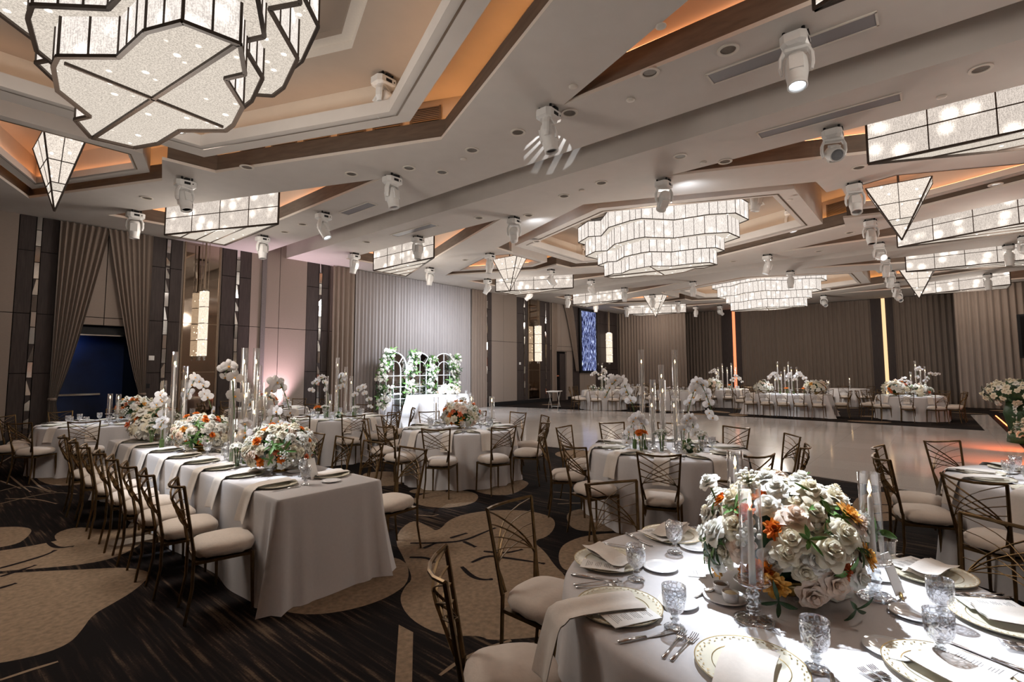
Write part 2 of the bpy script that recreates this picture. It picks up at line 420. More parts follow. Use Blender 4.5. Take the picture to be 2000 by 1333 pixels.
def marble():
    m, nt, out = NT('glossy_dance_floor')
    b = N(nt, 'ShaderNodeBsdfPrincipled', Roughness=.11); b.inputs['Specular IOR Level'].default_value = .6
    tc = N(nt, 'ShaderNodeTexCoord')
    br = N(nt, 'ShaderNodeTexBrick'); br.offset = 0.0
    br.inputs['Scale'].default_value = 1.0; br.inputs['Brick Width'].default_value = .92; br.inputs['Row Height'].default_value = .92
    br.inputs['Mortar Size'].default_value = .004
    br.inputs['Color1'].default_value = (.60, .565, .54, 1); br.inputs['Color2'].default_value = (.55, .515, .49, 1); br.inputs['Mortar'].default_value = (.46, .43, .41, 1)
    nt.links.new(tc.outputs['Object'], br.inputs['Vector'])
    n = N(nt, 'ShaderNodeTexNoise', Scale=60, Detail=2); nt.links.new(tc.outputs['Object'], n.inputs['Vector'])
    r = ramp(nt, n.outputs['Fac'], [(.3, (.8, .8, .8)), (.7, (1, 1, 1))])
    mx = N(nt, 'ShaderNodeMix', data_type='RGBA', blend_type='MULTIPLY'); mx.inputs[0].default_value = .6
    nt.links.new(br.outputs['Color'], mx.inputs[6]); nt.links.new(r.outputs['Color'], mx.inputs[7])
    nt.links.new(mx.outputs[2], b.inputs['Base Color'])
    nt.links.new(b.outputs[0], out.inputs['Surface']); return m
M['dance'] = marble()
def stroke(mb, pts, w, z):
    p = chaikin(pts, 2, False); n = len(p)
    L = []; Rr = []
    for i in range(n):
        a = p[max(0, i - 1)]; b = p[min(n - 1, i + 1)]
        dx, dy = b[0] - a[0], b[1] - a[1]; l = math.hypot(dx, dy) or 1
        t = i / (n - 1); ww = w * (.35 + .65 * math.sin(PI * min(1, .15 + t * .95)) + (.5 if t > .85 else 0))
        L.append((p[i][0] - dy / l * ww, p[i][1] + dx / l * ww, z)); Rr.append((p[i][0] + dy / l * ww, p[i][1] - dx / l * ww, z))
    mb.add(L + Rr, [(i, i + 1, n + i + 1, n + i) for i in range(n - 1)])
def build_floor():
    mb = MB(); mb.cur = 0
    mb.b2((XB, YR, -.1), (XEND, YW + .8, 0))
    allb = list(BLOBS)
    # the same leaves go on where no photo pixel shows them
    rr = random.Random(3); made = 0
    cen = [(sum(p[0] for p in b) / len(b), sum(p[1] for p in b) / len(b)) for b in allb]
    tries = 0
    while made < 90 and tries < 3000:
        tries += 1
        x, y = rr.uniform(XB + 1, 31), rr.uniform(YR + .5, YW - .8)
        if 8.6 < x < 19.3 and -1.5 < y < 15.4: continue
        if any(math.hypot(x - a, y - b) < 1.15 for a, b in cen): continue
        if x < 6.3 and y < 9 and x > .2 and math.hypot(x - 2, y - 5) < 2.6: continue
        s = rr.uniform(.35, .7); q = rr.uniform(0, 6.28); e = rr.uniform(.5, .9)
        poly = []
        for k in range(10):
            a = k / 10 * 2 * PI; rad = s * (1 + .22 * math.sin(2 * a + q) + rr.uniform(-.08, .08))
            u, v = rad * math.cos(a), rad * e * math.sin(a)
            poly.append((x + u * math.cos(q) - v * math.sin(q), y + u * math.sin(q) + v * math.cos(q)))
        allb.append(poly); cen.append((x, y)); made += 1
    mb.cur = 1
    for i, b in enumerate(allb): mb.fill([chaikin(b, 2) if len(b) > 4 else b], .0010 + .00002 * (i % 40))
    mb.cur = 2
    for s in DARKS: stroke(mb, s, .022, .0024)
    for (x, y) in cen[len(BLOBS):]:
        for k in range(2):
            q = rr.uniform(0, 6.28)
            stroke(mb, [(x + .05, y), (x + .25 * math.cos(q), y + .25 * math.sin(q)), (x + .4 * math.cos(q + .4), y + .4 * math.sin(q + .4))], .02, .0024)
    mb.cur = 3
    for s in LIGHTS: stroke(mb, s, .014, .0024)
    o = struct(mb.obj('floor', [M['carpet'], M['petalbeige'], M['branch'], M['twig']]))
    d = MB(); poly = [(9.05, 14.9), (9.05, 6.9), (9.35, 2.0), (8.9, .3), (8.9, -4.3), (18.9, -4.3), (24.6, -1.2), (24.4, -.75), (18.9, -.85), (19.25, 4.65), (18.5, 9.3), (17.1, 15.45), (9.4, 15.45)]
    poly = [(9.02, 15.4), (9.02, 6.6), (9.3, 2.0), (8.95, .35), (8.7, -1.25), (24.9, -1.25), (24.4, -.75), (18.6, -.84), (18.75, 4.65), (18.1, 9.3), (16.9, 15.4)]
    d.prism(poly, .001, .012)
    struct(d.obj('floor_dance', M['dance']))
build_floor()

# ------------------------------------------------------------------ walls
def wavy(L, H, amp, wl, seed, nz=3, profile=None, ph=None):
    """hanging cloth along +x, length L, from z=0 to H; profile(u, t) -> (x, dy) reshapes it"""
    r = random.Random(seed); n = max(8, int(L / wl * 8))
    xs = [i / n for i in range(n + 1)]
    k = []; a = r.uniform(0, 6)
    for i in range(n + 1):
        a += 2 * PI / 8 * r.uniform(.75, 1.25); k.append(a)
    am = [amp * r.uniform(.6, 1.2) for _ in range(n + 1)]
    def fn(u, t):
        i = min(n, int(round(u * n)))
        x = u * L; y = am[i] * math.sin(k[i]) * (.75 + .35 * (1 - t))
        if profile: return profile(u, t, x, y)
        return (x, y, t * H)
    mb = MB(); mb.smooth = True; mb.grid(fn, n, nz)
    return mb
def panel(mb, x0, x1, z0, z1, y0=YW, d=.03):
    mb.b2((x0, y0 - d, z0), (x1, y0, z1))
def build_left_wall():
    w = MB(); w.cur = 0
    holes = [(2.12, 3.82, 2.78), (22.06, 23.22, 2.62)]
    x = XB
    for a, b, h in holes:
        w.b2((x, YW, 0), (a, YW + .2, ZC + 1)); w.b2((a, YW, h), (b, YW + .2, ZC + 1)); x = b
    w.b2((x, YW, 0), (XEND, YW + .2, ZC + 1))
    # fabric panels with open joints
    def bays(x0, x1, lines, mat, d=.035, rows=(0.16, 1.62, 2.97, 4.4, ZC + .75)):
        xs = [x0] + list(lines) + [x1]
        g = .008
        w.cur = 3; w.b2((x0, YW - .012, rows[0]), (x1, YW - .002, rows[-1])); w.cur = mat
        for i in range(len(xs) - 1):
            for j in range(len(rows) - 1):
                w.b2((xs[i] + g, YW - d, rows[j] + g), (xs[i + 1] - g, YW - .004, rows[j + 1] - g))
    big = (.16, 2.97, ZC + .75)
    bays(XB, .2, (-3.4, -1.6), 1, rows=big); bays(.2, 1.38, (), 1, rows=big)
    bays(1.38, 2.06, (1.66, 1.76), 2)
    bays(3.88, 4.6, (4.21, 4.32), 2); bays(5.6, 6.4, (5.98, 6.08), 2)
    bays(6.4, 8.16, (7.27,), 1, rows=big)
    bays(8.16, 8.95, (8.56, 8.69), 2)
    bays(16.5, 17.06, (16.68, 16.78), 2)
    bays(17.06, 18.88, (17.9,), 1, rows=big)
    bays(18.88, 19.72, (19.40, 19.5), 2); bays(20.75, 21.62, (21.18, 21.28), 2)
    bays(23.8, 24.45, (), 2); bays(26.2, 28.95, (26.75, 28.0), 2)
    bays(24.45, 26.2, (25.0, 25.6), 1, rows=(.16, 1.5))
    bays(2.12, 3.82, (2.98,), 1, rows=(2.78, 2.97, ZC)); bays(21.62, 23.8, (22.64,), 1, rows=(2.66, 2.9, ZC))
    bays(9.0, 16.5, (), 1, rows=big)
    w.cur = 4; w.b2((6.71, YW - .09, .0), (6.84, YW, ZC + .75))
    struct(w.obj('wall_left', [M['beige'], M['beige'], M['dark'], M['joint'], M['grey']]))
    b = MB(); b.cur = 0
    for a, c in ((XB, 2.06), (3.86, 8.95), (16.5, 22.0), (23.3, 29)): b.b2((a, YW - .05, 0), (c, YW, .165))
    struct(b.obj('baseboard_left', M['black']))
    # mirror slips: narrow bevelled mirror tiles, one column each
    cols = [(1.71, 'by the far left edge of the room'), (4.265, 'right of the doorway with blue glow'), (6.03, 'right of the bronze mirror near the pink uplight'), (8.625, 'left of the long grey curtain'), (16.73, 'just right of the long grey curtain'), (19.45, 'left of the far crystal wall lamp'), (21.23, 'right of the far crystal wall lamp')]
    for x, ph in cols:
        mb = MB(); z = .4; r = random.Random(int(x * 100))
        while z < 4.95:
            h = .36 + r.uniform(-.02, .04); t = r.uniform(-.012, .012); t2 = r.uniform(-.02, .02)
            y = YW - .045
            vs = [(x - .042, y + t, z), (x + .042, y - t, z), (x + .042, y - t + t2, z + h - .02), (x - .042, y + t + t2, z + h - .02)]
            vs2 = [(a, YW - .006, c) for a, b_, c in vs]
            mb.add(vs + vs2, [(0, 1, 2, 3), (0, 1, 5, 4), (1, 2, 6, 5), (2, 3, 7, 6), (3, 0, 4, 7), (4, 5, 6, 7)])
            z += h
        tag(mb.obj('mirror_strip', M['steel']), 'vertical mirror tile strip, ' + ph, 'mirror', 'mirror strips along the panelled wall')
    # bronze mirrors in the dark bays
    for x0, x1, ph in ((4.66, 5.54, 'behind the nearer crystal wall lamp'), (19.78, 20.7, 'behind the middle crystal wall lamp')):
        t = thing('wall_mirror', 'tall bronze tinted wall mirror ' + ph, 'mirror', ((x0 + x1) / 2, YW, 0), 0, 'bronze wall mirrors')
        hw = (x1 - x0) / 2
        m = MB(); m.b2((-hw, -.03, .2), (hw, -.004, ZC)); m.obj('mirror_glass', M['mirror'], t)
        f = MB()
        for s in (-1, 1): f.b2((s * hw - .02, -.05, .2), (s * hw + .02, -.005, ZC))
        f.b2((-hw, -.05, 2.95), (hw, -.031, 2.965)); f.b2((-hw, -.05, 1.62), (hw, -.031, 1.635))
        f.obj('mirror_frame', M['bead'], t)
    # doorway with blue lit backdrop
    a = MB(); a.cur = 0
    a.b2((2.06, YW + 1.9, 0), (3.88, YW + 1.95, 3.0)); a.cur = 1
    a.b2((2.0, YW + .2, 0), (2.1, YW + 1.9, 3)); a.b2((3.84, YW + .2, 0), (3.94, YW + 1.9, 3)); a.b2((2.0, YW + .2, 2.9), (3.94, YW + 1.9, 3.0)); a.b2((2.0, YW, -.05), (3.94, YW + 1.95, 0.001))
    struct(a.obj('wall_vestibule', [M['navy'], M['black']]))
    d = thing('door_1', None, None, (2.97, YW + .1, 0)); struct(d)
    p = MB(); p.b2((-.85, 0, 2.56), (.85, .05, 2.74)); p.b2((-.87, 0, 0), (-.8, .06, 2.74)); p.b2((.8, 0, 0), (.87, .06, 2.74)); struct(p.obj('door_frame', M['black'], d))
    p = MB(); p.b2((-.8, -.01, 2.53), (.8, .03, 2.56)); p.b2((-.6, 1.6, 1.02), (.35, 1.63, 1.07)); struct(p.obj('door_rail', M['steel'], d))
    p = MB(); p.b2((-.76, .3, 0), (-.72, 1.1, 2.5)); struct(p.obj('door_leaf', M['black'], d))
    d = thing('door_2', None, None, (22.64, YW + .05, 0)); struct(d)
    p = MB(); p.b2((-.58, .06, 0), (.58, .11, 2.62)); struct(p.obj('door_leaf', M['joint'], d))
    p = MB(); p.b2((.02, .03, 0), (.56, .06, 2.5)); struct(p.obj('door_leaf', M['dark'], d))
    p = MB(); p.b2((-.62, -.06, 0), (-.56, .06, 2.66)); p.b2((.56, -.06, 0), (.62, .06, 2.66)); p.b2((-.62, -.06, 2.62), (.62, .06, 2.68)); struct(p.obj('door_frame', M['beige'], d))
    p = MB(); p.b2((-.45, .0, 1.28), (-.1, .055, 1.33)); struct(p.obj('door_handle', M['steel'], d))
    # drapes of the blue doorway
    def prof(side, tie, H, W0, pull):
        def f(u, t, x, y):
            z = t * H
            if z > tie:
                s = ((z - tie) / (H - tie)) ** .8; wdt = .12 + (W0 - .12) * s
                xx = (u) * wdt
            else:
                wdt = .12 + .16 * (1 - z / tie); xx = u * wdt
            yy = y * (.4 + .6 * min(1, wdt / W0 + .2))
            return (xx * side, -.13 + yy, z)
        return f
    for x0, sd, tie, ph in ((2.05, 1, 1.03, 'left'), (3.88, -1, 1.08, 'right')):
        t = thing('door_drape', 'taupe drape tied back on the %s side of the doorway with blue glow' % ph, 'curtain', (x0, YW, 0), 0, 'drapes of the blue doorway')
        m = wavy(.95, ZC - .02, .065, .12, 5 if sd > 0 else 6, 22, prof(sd, tie, ZC - .02, .93, 0)); m.obj('cloth', M['drape'], t)
        b_ = MB(); b_.lathe([(.075, -.03), (.085, 0), (.075, .03)], 12); o = b_.obj('tieback', M['drape'], t, (sd * .06, -.13, tie))
    # far doorway drapes: left one hangs straight, right one sweeps down to the right
    t = thing('door_drape', 'taupe drape hanging straight left of the far dark door', 'curtain', (21.62, YW, 0))
    wavy(.55, ZC - .02, .05, .13, 8, 10, lambda u, t_, x, y: (.05 + x * (1 if t_ > .5 else .75), -.13 + y, t_ * (ZC - .02))).obj('cloth', M['drape'], t)
    t = thing('door_drape', 'taupe drape swept down to the right beside the tall screen', 'curtain', (23.3, YW, 0))
    def sw(u, t_, x, y):
        z = 1.55 + t_ * (ZC - 1.57); s = 1 - t_
        return (-.55 + u * (.85 - .6 * s) + 1.2 * s ** .8, -.13 + y * (.5 + .5 * t_), z)
    wavy(.9, 3.6, .05, .13, 9, 16, sw).obj('cloth', M['drape'], t)
    # long curtain behind the sweetheart table
    for x0, L, mat, nm, amp, wl, sd, lab in ((8.97, .85, 'drape', 'curtain', .06, .17, 11, 'taupe side curtain at the left end of the long grey sheer'), (9.86, 5.7, 'sheer', 'sheer_curtain', .05, .14, 12, 'long pleated grey sheer curtain behind the flowered arches'), (15.6, .9, 'drape', 'curtain', .06, .17, 13, 'taupe side curtain at the right end of the long grey sheer')):
        o = wavy(L, ZC - .02, amp, wl, sd, 4).obj(nm, M[mat], None, (x0, YW - (.22 if mat == 'drape' else .16), 0)); tag(o, lab, 'curtain')
build_left_wall()

def tagc(o, lab): return tag(o, lab, 'curtain')
def build_far_wall():
    w = MB(); w.cur = 0
    w.b2((XF + .1, YR, 0), (XF + .3, YW, ZC + .8))
    w.cur = 1
    for y0, y1 in ((9.93, 8.84), (2.55, 1.63)):
        w.b2((XF - .12, y1, 0), (XF + .1, y0, ZC))
    struct(w.obj('wall_far', [M['darkdrape'], M['dark']]))
    def cur(y0, y1, x, mat, seed, lab, amp=.06, wl=.2):
        o = wavy(y0 - y1, ZC - .03, amp, wl, seed, 4).obj('curtain', M[mat], None, (x, y0, 0), -PI / 2); tagc(o, lab)
    cur(15.55, 11.2, XC2, 'drape', 21, 'lighter taupe curtain at the far left corner of the room')
    cur(12.4, 9.93, XF - .1, 'darkdrape', 22, 'dark brown curtain left of the orange lit strip')
    cur(8.84, 2.55, XF - .1, 'darkdrape', 23, 'wide dark brown curtain between the orange and gold strips', .05)
    cur(1.63, -.9, XF - .1, 'darkdrape', 24, 'dark brown curtain right of the gold strip', .07, .22)
    cur(-.62, YR, XC2, 'drape', 25, 'lighter taupe curtain at the right end of the far wall', .07, .22)
    for y, col, lab in ((9.22, 'stripor', 'thin orange lit strip on the far brown pillar'), (2.02, 'stripgold', 'thin gold lit strip on the far brown pillar')):
        m = MB(); m.b2((XF - .16, y - .075, .0), (XF - .12, y + .075, ZC - .02)); tag(m.obj('light_strip', M[col]), lab, 'light strip', 'lit strips on the far pillars')
M['stripor'] = emit('orange_lit_strip', (1, .26, .11), .75)
M['stripgold'] = emit('gold_lit_strip', (.78, .50, .26), .75)
build_far_wall()
def build_other_walls():
    w = MB(); w.b2((XB, YR - .2, 0), (XEND, YR, ZC + 1)); struct(w.obj('wall_right', M['beige']))
    w = MB(); w.b2((XB - .2, YR, 0), (XB, YW, ZC + 1)); struct(w.obj('wall_back', M['beige']))
    # low stage along the right wall, its front edge washed by an orange lamp
    s = MB(); s.b2((9.6, YR + .01, 0.013), (15.3, -1.42, .30)); tag(s.obj('stage', M['stage']), 'low grey stage platform along the right wall behind the white flowers', 'stage')
    l = MB(); l.b2((9.6, -1.42, .012), (24.5, -1.395, .026)); tag(l.obj('edge_light', M['redglow']), 'thin orange light line along the foot of the stage', 'light strip')
M['stage'] = pbr('stage_top', (.14, .11, .10), .5)
build_other_walls()

def screen_mat():
    m, nt, out = NT('falling_light_screen')
    tc = N(nt, 'ShaderNodeTexCoord'); mp = N(nt, 'ShaderNodeMapping'); nt.links.new(tc.outputs['Object'], mp.inputs['Vector'])
    mp.inputs['Scale'].default_value = (22, 1, 3.0)
    n = N(nt, 'ShaderNodeTexNoise', Scale=1.0, Detail=5, Roughness=.7); nt.links.new(mp.outputs[0], n.inputs['Vector'])
    r = ramp(nt, n.outputs['Fac'], [(.44, (.004, .004, .012)), (.52, (.03, .035, .10)), (.59, (.22, .27, .48)), (.70, (.85, .90, 1))])
    e = N(nt, 'ShaderNodeEmission', Strength=1.1); nt.links.new(r.outputs['Color'], e.inputs['Color']); nt.links.new(e.outputs[0], out.inputs['Surface']); return m
M['screen'] = screen_mat()
def build_wall_items():
    t = thing('video_screen', 'tall upright video screen showing blue and white falling light', 'screen', (25.33, YW - .04, 1.45))
    m = MB(); m.b2((-.95, -.1, 0), (.95, .0, 3.7)); m.obj('housing', M['black'], t)
    m = MB(); m.b2((-.76, -.115, .12), (.76, -.101, 3.55)); m.obj('display', M['screen'], t)
    t = thing('video_screen', 'black unlit screen hanging at the right edge of the view', 'screen', (27.6, -2.45, 2.05))
    m = MB(); m.b2((-.05, -2.4, 0), (.05, .06, 1.7)); m.obj('housing', M['black'], t)
    m = MB(); m.b2((-.056, -2.32, .08), (-.051, -.02, 1.62)); m.obj('display', M['joint'], t)
    for yy in (-1.6, -.6): m = MB(); m.tube([(0, yy, 1.7), (0, yy, 3.14)], .02); m.obj('hanger', M['black'], t)
    # crystal wall lamps
    for x, hw, ph in ((5.08, .19, 'hanging before the bronze mirror near the blue doorway'), (20.23, .3, 'hanging before the bronze mirror left of the far door'), (27.4, .42, 'mounted near the far corner beside the tall screen')):
        t = thing('crystal_wall_lamp', 'tall lit crystal cylinder lamp ' + ph, 'lamp', (x, YW - .30, 2.05), 0, 'crystal wall lamps')
        h = 1.79; n = 10
        m = MB()
        pts = [(hw * .55 * math.cos(a), .19 * math.sin(a)) for a in [2 * PI * k / n for k in range(n)]]
        m.prism(pts, 0.02, h); m.obj('crystal_body', M['crysconce'], t)
        f = MB()
        for z in (0, .45, .9, 1.35, h): f.band([(a * 1.03, b * 1.03) for a, b in pts], z - .008, [(a * 1.03, b * 1.03) for a, b in pts], z + .012)
        f.prism([(a * .8, b * .8) for a, b in pts], h, h + .03); f.obj('frame', M['steel'], t)
        r = MB(); r.tube([(0, 0, h), (0, 0, ZC - 2.06)], .022); r.tube([(-.09, 0, h), (-.09, 0, ZC - 2.06)], .008); r.tube([(.09, 0, h), (.09, 0, ZC - 2.06)], .008); r.obj('rod', M['bead'], t)
        d = MB(); d.smooth = True
        for k in (-.06, .06): d.lathe([(.0, -.12), (.03, -.09), (.02, -.05), (.035, -.02), (.01, 0.02)], 10, (k, 0, 0))
        d.obj('drop', M['solidglass'], t)
    for x, z, mat, lab in ((4.0, 2.0, 'white', 'white square wall panel right of the blue doorway'), (19.1, 1.95, 'white', 'small white wall panel left of the far crystal lamp'), (26.45, 1.95, 'white', 'small white wall panel between the tall screen and crystal lamp'), (3.93, 1.28, 'black', 'small black switch plate right of the blue doorway')):
        m = MB(); m.b2((x - .06, YW - .05, z - .06), (x + .06, YW - .03, z + .06)); m.b2((x - .035, YW - .058, z - .035), (x + .035, YW - .05, z + .035)); tag(m.obj('wall_panel', M[mat]), lab, 'switch', 'wall panels')
build_wall_items()
# ------------------------------------------------------------------ ceiling
YC = 5.65
BAYS = [(1.35, XB, 6.65), (12.75, 7.45, 18.05), (24.15, 18.85, XEND)]
HEXO = [(3.68, 0), (1.95, 4.05), (1.15, 4.1), (1.45, 5.2), (0, 8.4), (-1.45, 5.2), (-1.15, 4.1), (-1.95, 4.05), (-3.68, 0), (-1.95, -4.05), (-1.15, -4.1), (-1.45, -5.2), (0, -8.4), (1.45, -5.2), (1.15, -4.1), (1.95, -4.05)]
TRI = [(4.05, 8.6), (1.33, 8.6), (4.05, 2.0)]
def hexp(a, b, c): return [(a, 0), (b, c), (-b, c), (-a, 0), (-b, -c), (b, -c)]
def offset(poly, d):
    """move every edge outwards by d (polygon in either winding)"""
    n = len(poly); A = sum(poly[i][0] * poly[(i + 1) % n][1] - poly[(i + 1) % n][0] * poly[i][1] for i in range(n))
    s = 1 if A > 0 else -1; out = []
    for i in range(n):
        p0, p1, p2 = Vector(poly[i - 1]), Vector(poly[i]), Vector(poly[(i + 1) % n])
        e1 = (p1 - p0).normalized(); e2 = (p2 - p1).normalized()
        n1 = Vector((e1.y, -e1.x)) * s; n2 = Vector((e2.y, -e2.x)) * s
        b = n1 + n2; k = 1 + n1.dot(n2)
        out.append(tuple(p1 + b * (d / max(k, .35))))
    return out
def tr(poly, xc): return [(p[0] + xc, p[1] + YC) for p in poly]
def tris(): return [[(sx * x, sy * y) for x, y in TRI] for sx in (1, -1) for sy in (1, -1)]
def niches():
    return [[(0.98 * 0 + sx, sy) for sx, sy in [(x, s * y) for x, y in ((.78, 4.55), (1.02, 5.2), (0, 7.5), (-1.02, 5.2), (-.78, 4.55))]] for s in (1, -1)]
ZT = 5.56
def build_ceiling():
    main = MB(); cove = MB(); ring = MB()
    # mats: 0 paint 1 lip 2 fascia 3 inner paint 4 bead 5 vent dark
    holes_all = []
    for xc, x0, x1 in BAYS:
        main.cur = 0
        loops = [[(x0, YR), (x1, YR), (x1, YW + .02), (x0, YW + .02)]]
        hs = [tr(HEXO, xc)] + [tr(t, xc) for t in tris()]
        main.fill(loops + hs, ZC)
        holes_all += [(xc, HEXO, 'hex')] + [(xc, t, 'tri') for t in tris()]
        # trough side faces
        for xx in (x0, x1):
            if XB < xx < XEND: main.quad((xx, YR, ZC), (xx, YW, ZC), (xx, YW, 5.83), (xx, YR, 5.83))
    main.cur = 0
    for a, b in ((6.65, 7.45), (18.05, 18.85)):
        main.quad((a - .2, YR, 5.82), (b + .2, YR, 5.82), (b + .2, YW, 5.82), (a - .2, YW, 5.82))
    for xc, P, kind in holes_all:
        p0 = tr(P, xc); p1 = tr(offset(P, .07), xc); p2 = tr(offset(P, .42 if kind == 'hex' else .24), xc)
        main.cur = 1; main.band(p0, ZC, p0, ZC + .05); main.band(p0, ZC + .05, p1, ZC + .05)
        main.cur = 2; main.band(p1, ZC + .05, p1, ZT)
        main.cur = 3; main.band(p1, ZT, p2, ZT); main.band(p2, ZT, p2, 6.12)
        if kind == 'tri':
            main.fill([p2], 6.1)
        # hidden lamp strips that lie on the ledge and light the recess
        a = tr(offset(P, .30 if kind == 'hex' else .11), xc); b = tr(offset(P, .36 if kind == 'hex' else .19), xc)
        cove.cur = 0 if kind == 'hex' else 2
        cove.band(a, ZT + .012, b, ZT + .012)
    for xc, x0, x1 in BAYS:
        inner = hexp(2.72, 1.42, 3.18); outer = hexp(3.08, 1.62, 3.62)
        ni = niches(); no = [offset(n, .22) for n in ni]
        # slab above everything with the inner openings
        main.cur = 3
        main.fill([tr(offset(HEXO, .42), xc), tr(outer, xc)] + [tr(n, xc) for n in no], 6.1)
        # hanging ring of the hexagon
        main.cur = 0
        main.fill([tr(outer, xc), tr(inner, xc)], 5.26)
        main.band(tr(outer, xc), 5.26, tr(outer, xc), 6.12)
        main.cur = 4; main.band(tr(offset(inner, .13), xc), 5.256, tr(offset(inner, .10), xc), 5.250)
        main.cur = 0
        main.band(tr(inner, xc), 5.26, tr(inner, xc), 5.44); main.band(tr(inner, xc), 5.44, tr(offset(inner, .06), xc), 5.44)
        wall = offset(outer, -.05)
        main.cur = 3
        main.band(tr(offset(inner, .06), xc), 5.40, tr(wall, xc), 5.40); main.band(tr(wall, xc), 5.40, tr(wall, xc), 5.88)
        step = hexp(2.12, 1.12, 2.45)
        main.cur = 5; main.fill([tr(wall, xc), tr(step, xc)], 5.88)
        main.cur = 1; main.band(tr(step, xc), 5.88, tr(step, xc), 6.0); main.fill([tr(step, xc), tr(offset(step, -.14), xc)], 6.0)
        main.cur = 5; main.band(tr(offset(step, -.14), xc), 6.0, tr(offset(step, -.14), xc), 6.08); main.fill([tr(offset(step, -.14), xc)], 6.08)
        cove.cur = 1
        a = offset(inner, .10); b = offset(inner, .15); cove.band(tr(a, xc), 5.412, tr(b, xc), 5.412)
        for n, o in zip(ni, no):
            main.cur = 0
            main.fill([tr(o, xc), tr(n, xc)], 5.30); main.band(tr(o, xc), 5.30, tr(o, xc), 6.12); main.band(tr(n, xc), 5.30, tr(n, xc), 5.42)
            main.cur = 4; main.band(tr(offset(n, .05), xc), 5.296, tr(offset(n, .03), xc), 5.29)
            main.cur = 3
            w = offset(n, .10); main.band(tr(n, xc), 5.42, tr(w, xc), 5.42); main.band(tr(w, xc), 5.42, tr(w, xc), 5.85)
            main.fill([tr(w, xc)], 5.85)
            cove.cur = 2; cove.band(tr(offset(n, .03), xc), 5.432, tr(offset(n, .06), xc), 5.432)
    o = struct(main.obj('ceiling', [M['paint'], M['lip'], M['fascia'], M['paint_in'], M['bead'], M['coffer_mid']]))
    struct(cove.obj('cove_lamp', [M['coveor'], M['covepe'], M['covered']], o))
    # air grilles on the orange walls of the coffers
    P = offset(HEXO, .42)
    g = MB()
    for xc, x0, x1 in BAYS[:2]:
        for i in (0, 1, 7, 8, 9, 15):
            a = Vector(P[i - 1 if i in (0, 9) else i]); b = Vector(P[(i) if i in (0, 9) else (i + 1) % 16])
        for ia, ib in ((0, 1), (15, 0), (7, 8), (8, 9)):
            a, b = Vector(P[ia]), Vector(P[ib]); d = (b - a); L = d.length; d.normalize(); nrm = Vector((-d.y, d.x))
            if nrm.dot(-(a + b) / 2) < 0: nrm = -nrm
            def pt(t, off, z): q = a + d * (t * L) + nrm * off; return (q.x + xc, q.y + YC, z)
            for k in range(6):
                t0, t1 = .08 + k * .145, .08 + k * .145 + .11
                g.cur = 0; g.quad(pt(t0, .012, 5.66), pt(t1, .012, 5.66), pt(t1, .012, 5.98), pt(t0, .012, 5.98))
                g.cur = 1
                for q in range(11):
                    z = 5.665 + q * .03; g.quad(pt(t0, .02, z), pt(t1, .02, z), pt(t1, .03, z + .014), pt(t0, .03, z + .014))
                for t in (t0, t1): g.quad(pt(t - .004, .03, 5.65), pt(t + .004, .03, 5.65), pt(t + .004, .03, 5.99), pt(t - .004, .03, 5.99))
    struct(g.obj('ceiling_grille', [M['ventdark'], M['fascia']], o))
    s = MB(); s.b2((XB - .2, YR - .2, 6.3), (XEND, YW + .8, 6.4)); struct(s.obj('ceiling_slab', M['paint']))
build_ceiling()

# ------------------------------------------------------------------ chandeliers
STAR = [(-.68, -.17), (-.37, -.53), (-.32, -1.06), (-.18, -1.39), (.19, -1.44), (.38, -1.06), (.30, -.86), (.59, -.49), (.68, -.03)]
STAR = STAR + [(-x, -y) for x, y in STAR]
STAR = [(x * 1.05, y * 1.04) for x, y in STAR]
def frame_bar(mb, a, b, w, h):
    a = Vector(a); b = Vector(b); d = b - a; L = d.length
    if L < 1e-4: return
    d.normalize(); up = Vector((0, 0, 1)) if abs(d.z) < .9 else Vector((1, 0, 0))
    s = d.cross(up).normalized(); u = s.cross(d)
    vs = []
    for p in (a, b):
        for i, j in ((-1, -1), (1, -1), (1, 1), (-1, 1)): vs.append(p + s * (i * w / 2) + u * (j * h / 2))
    mb.add(vs, [(0, 1, 2, 3), (7, 6, 5, 4), (0, 4, 5, 1), (1, 5, 6, 2), (2, 6, 7, 3), (3, 7, 4, 0)])
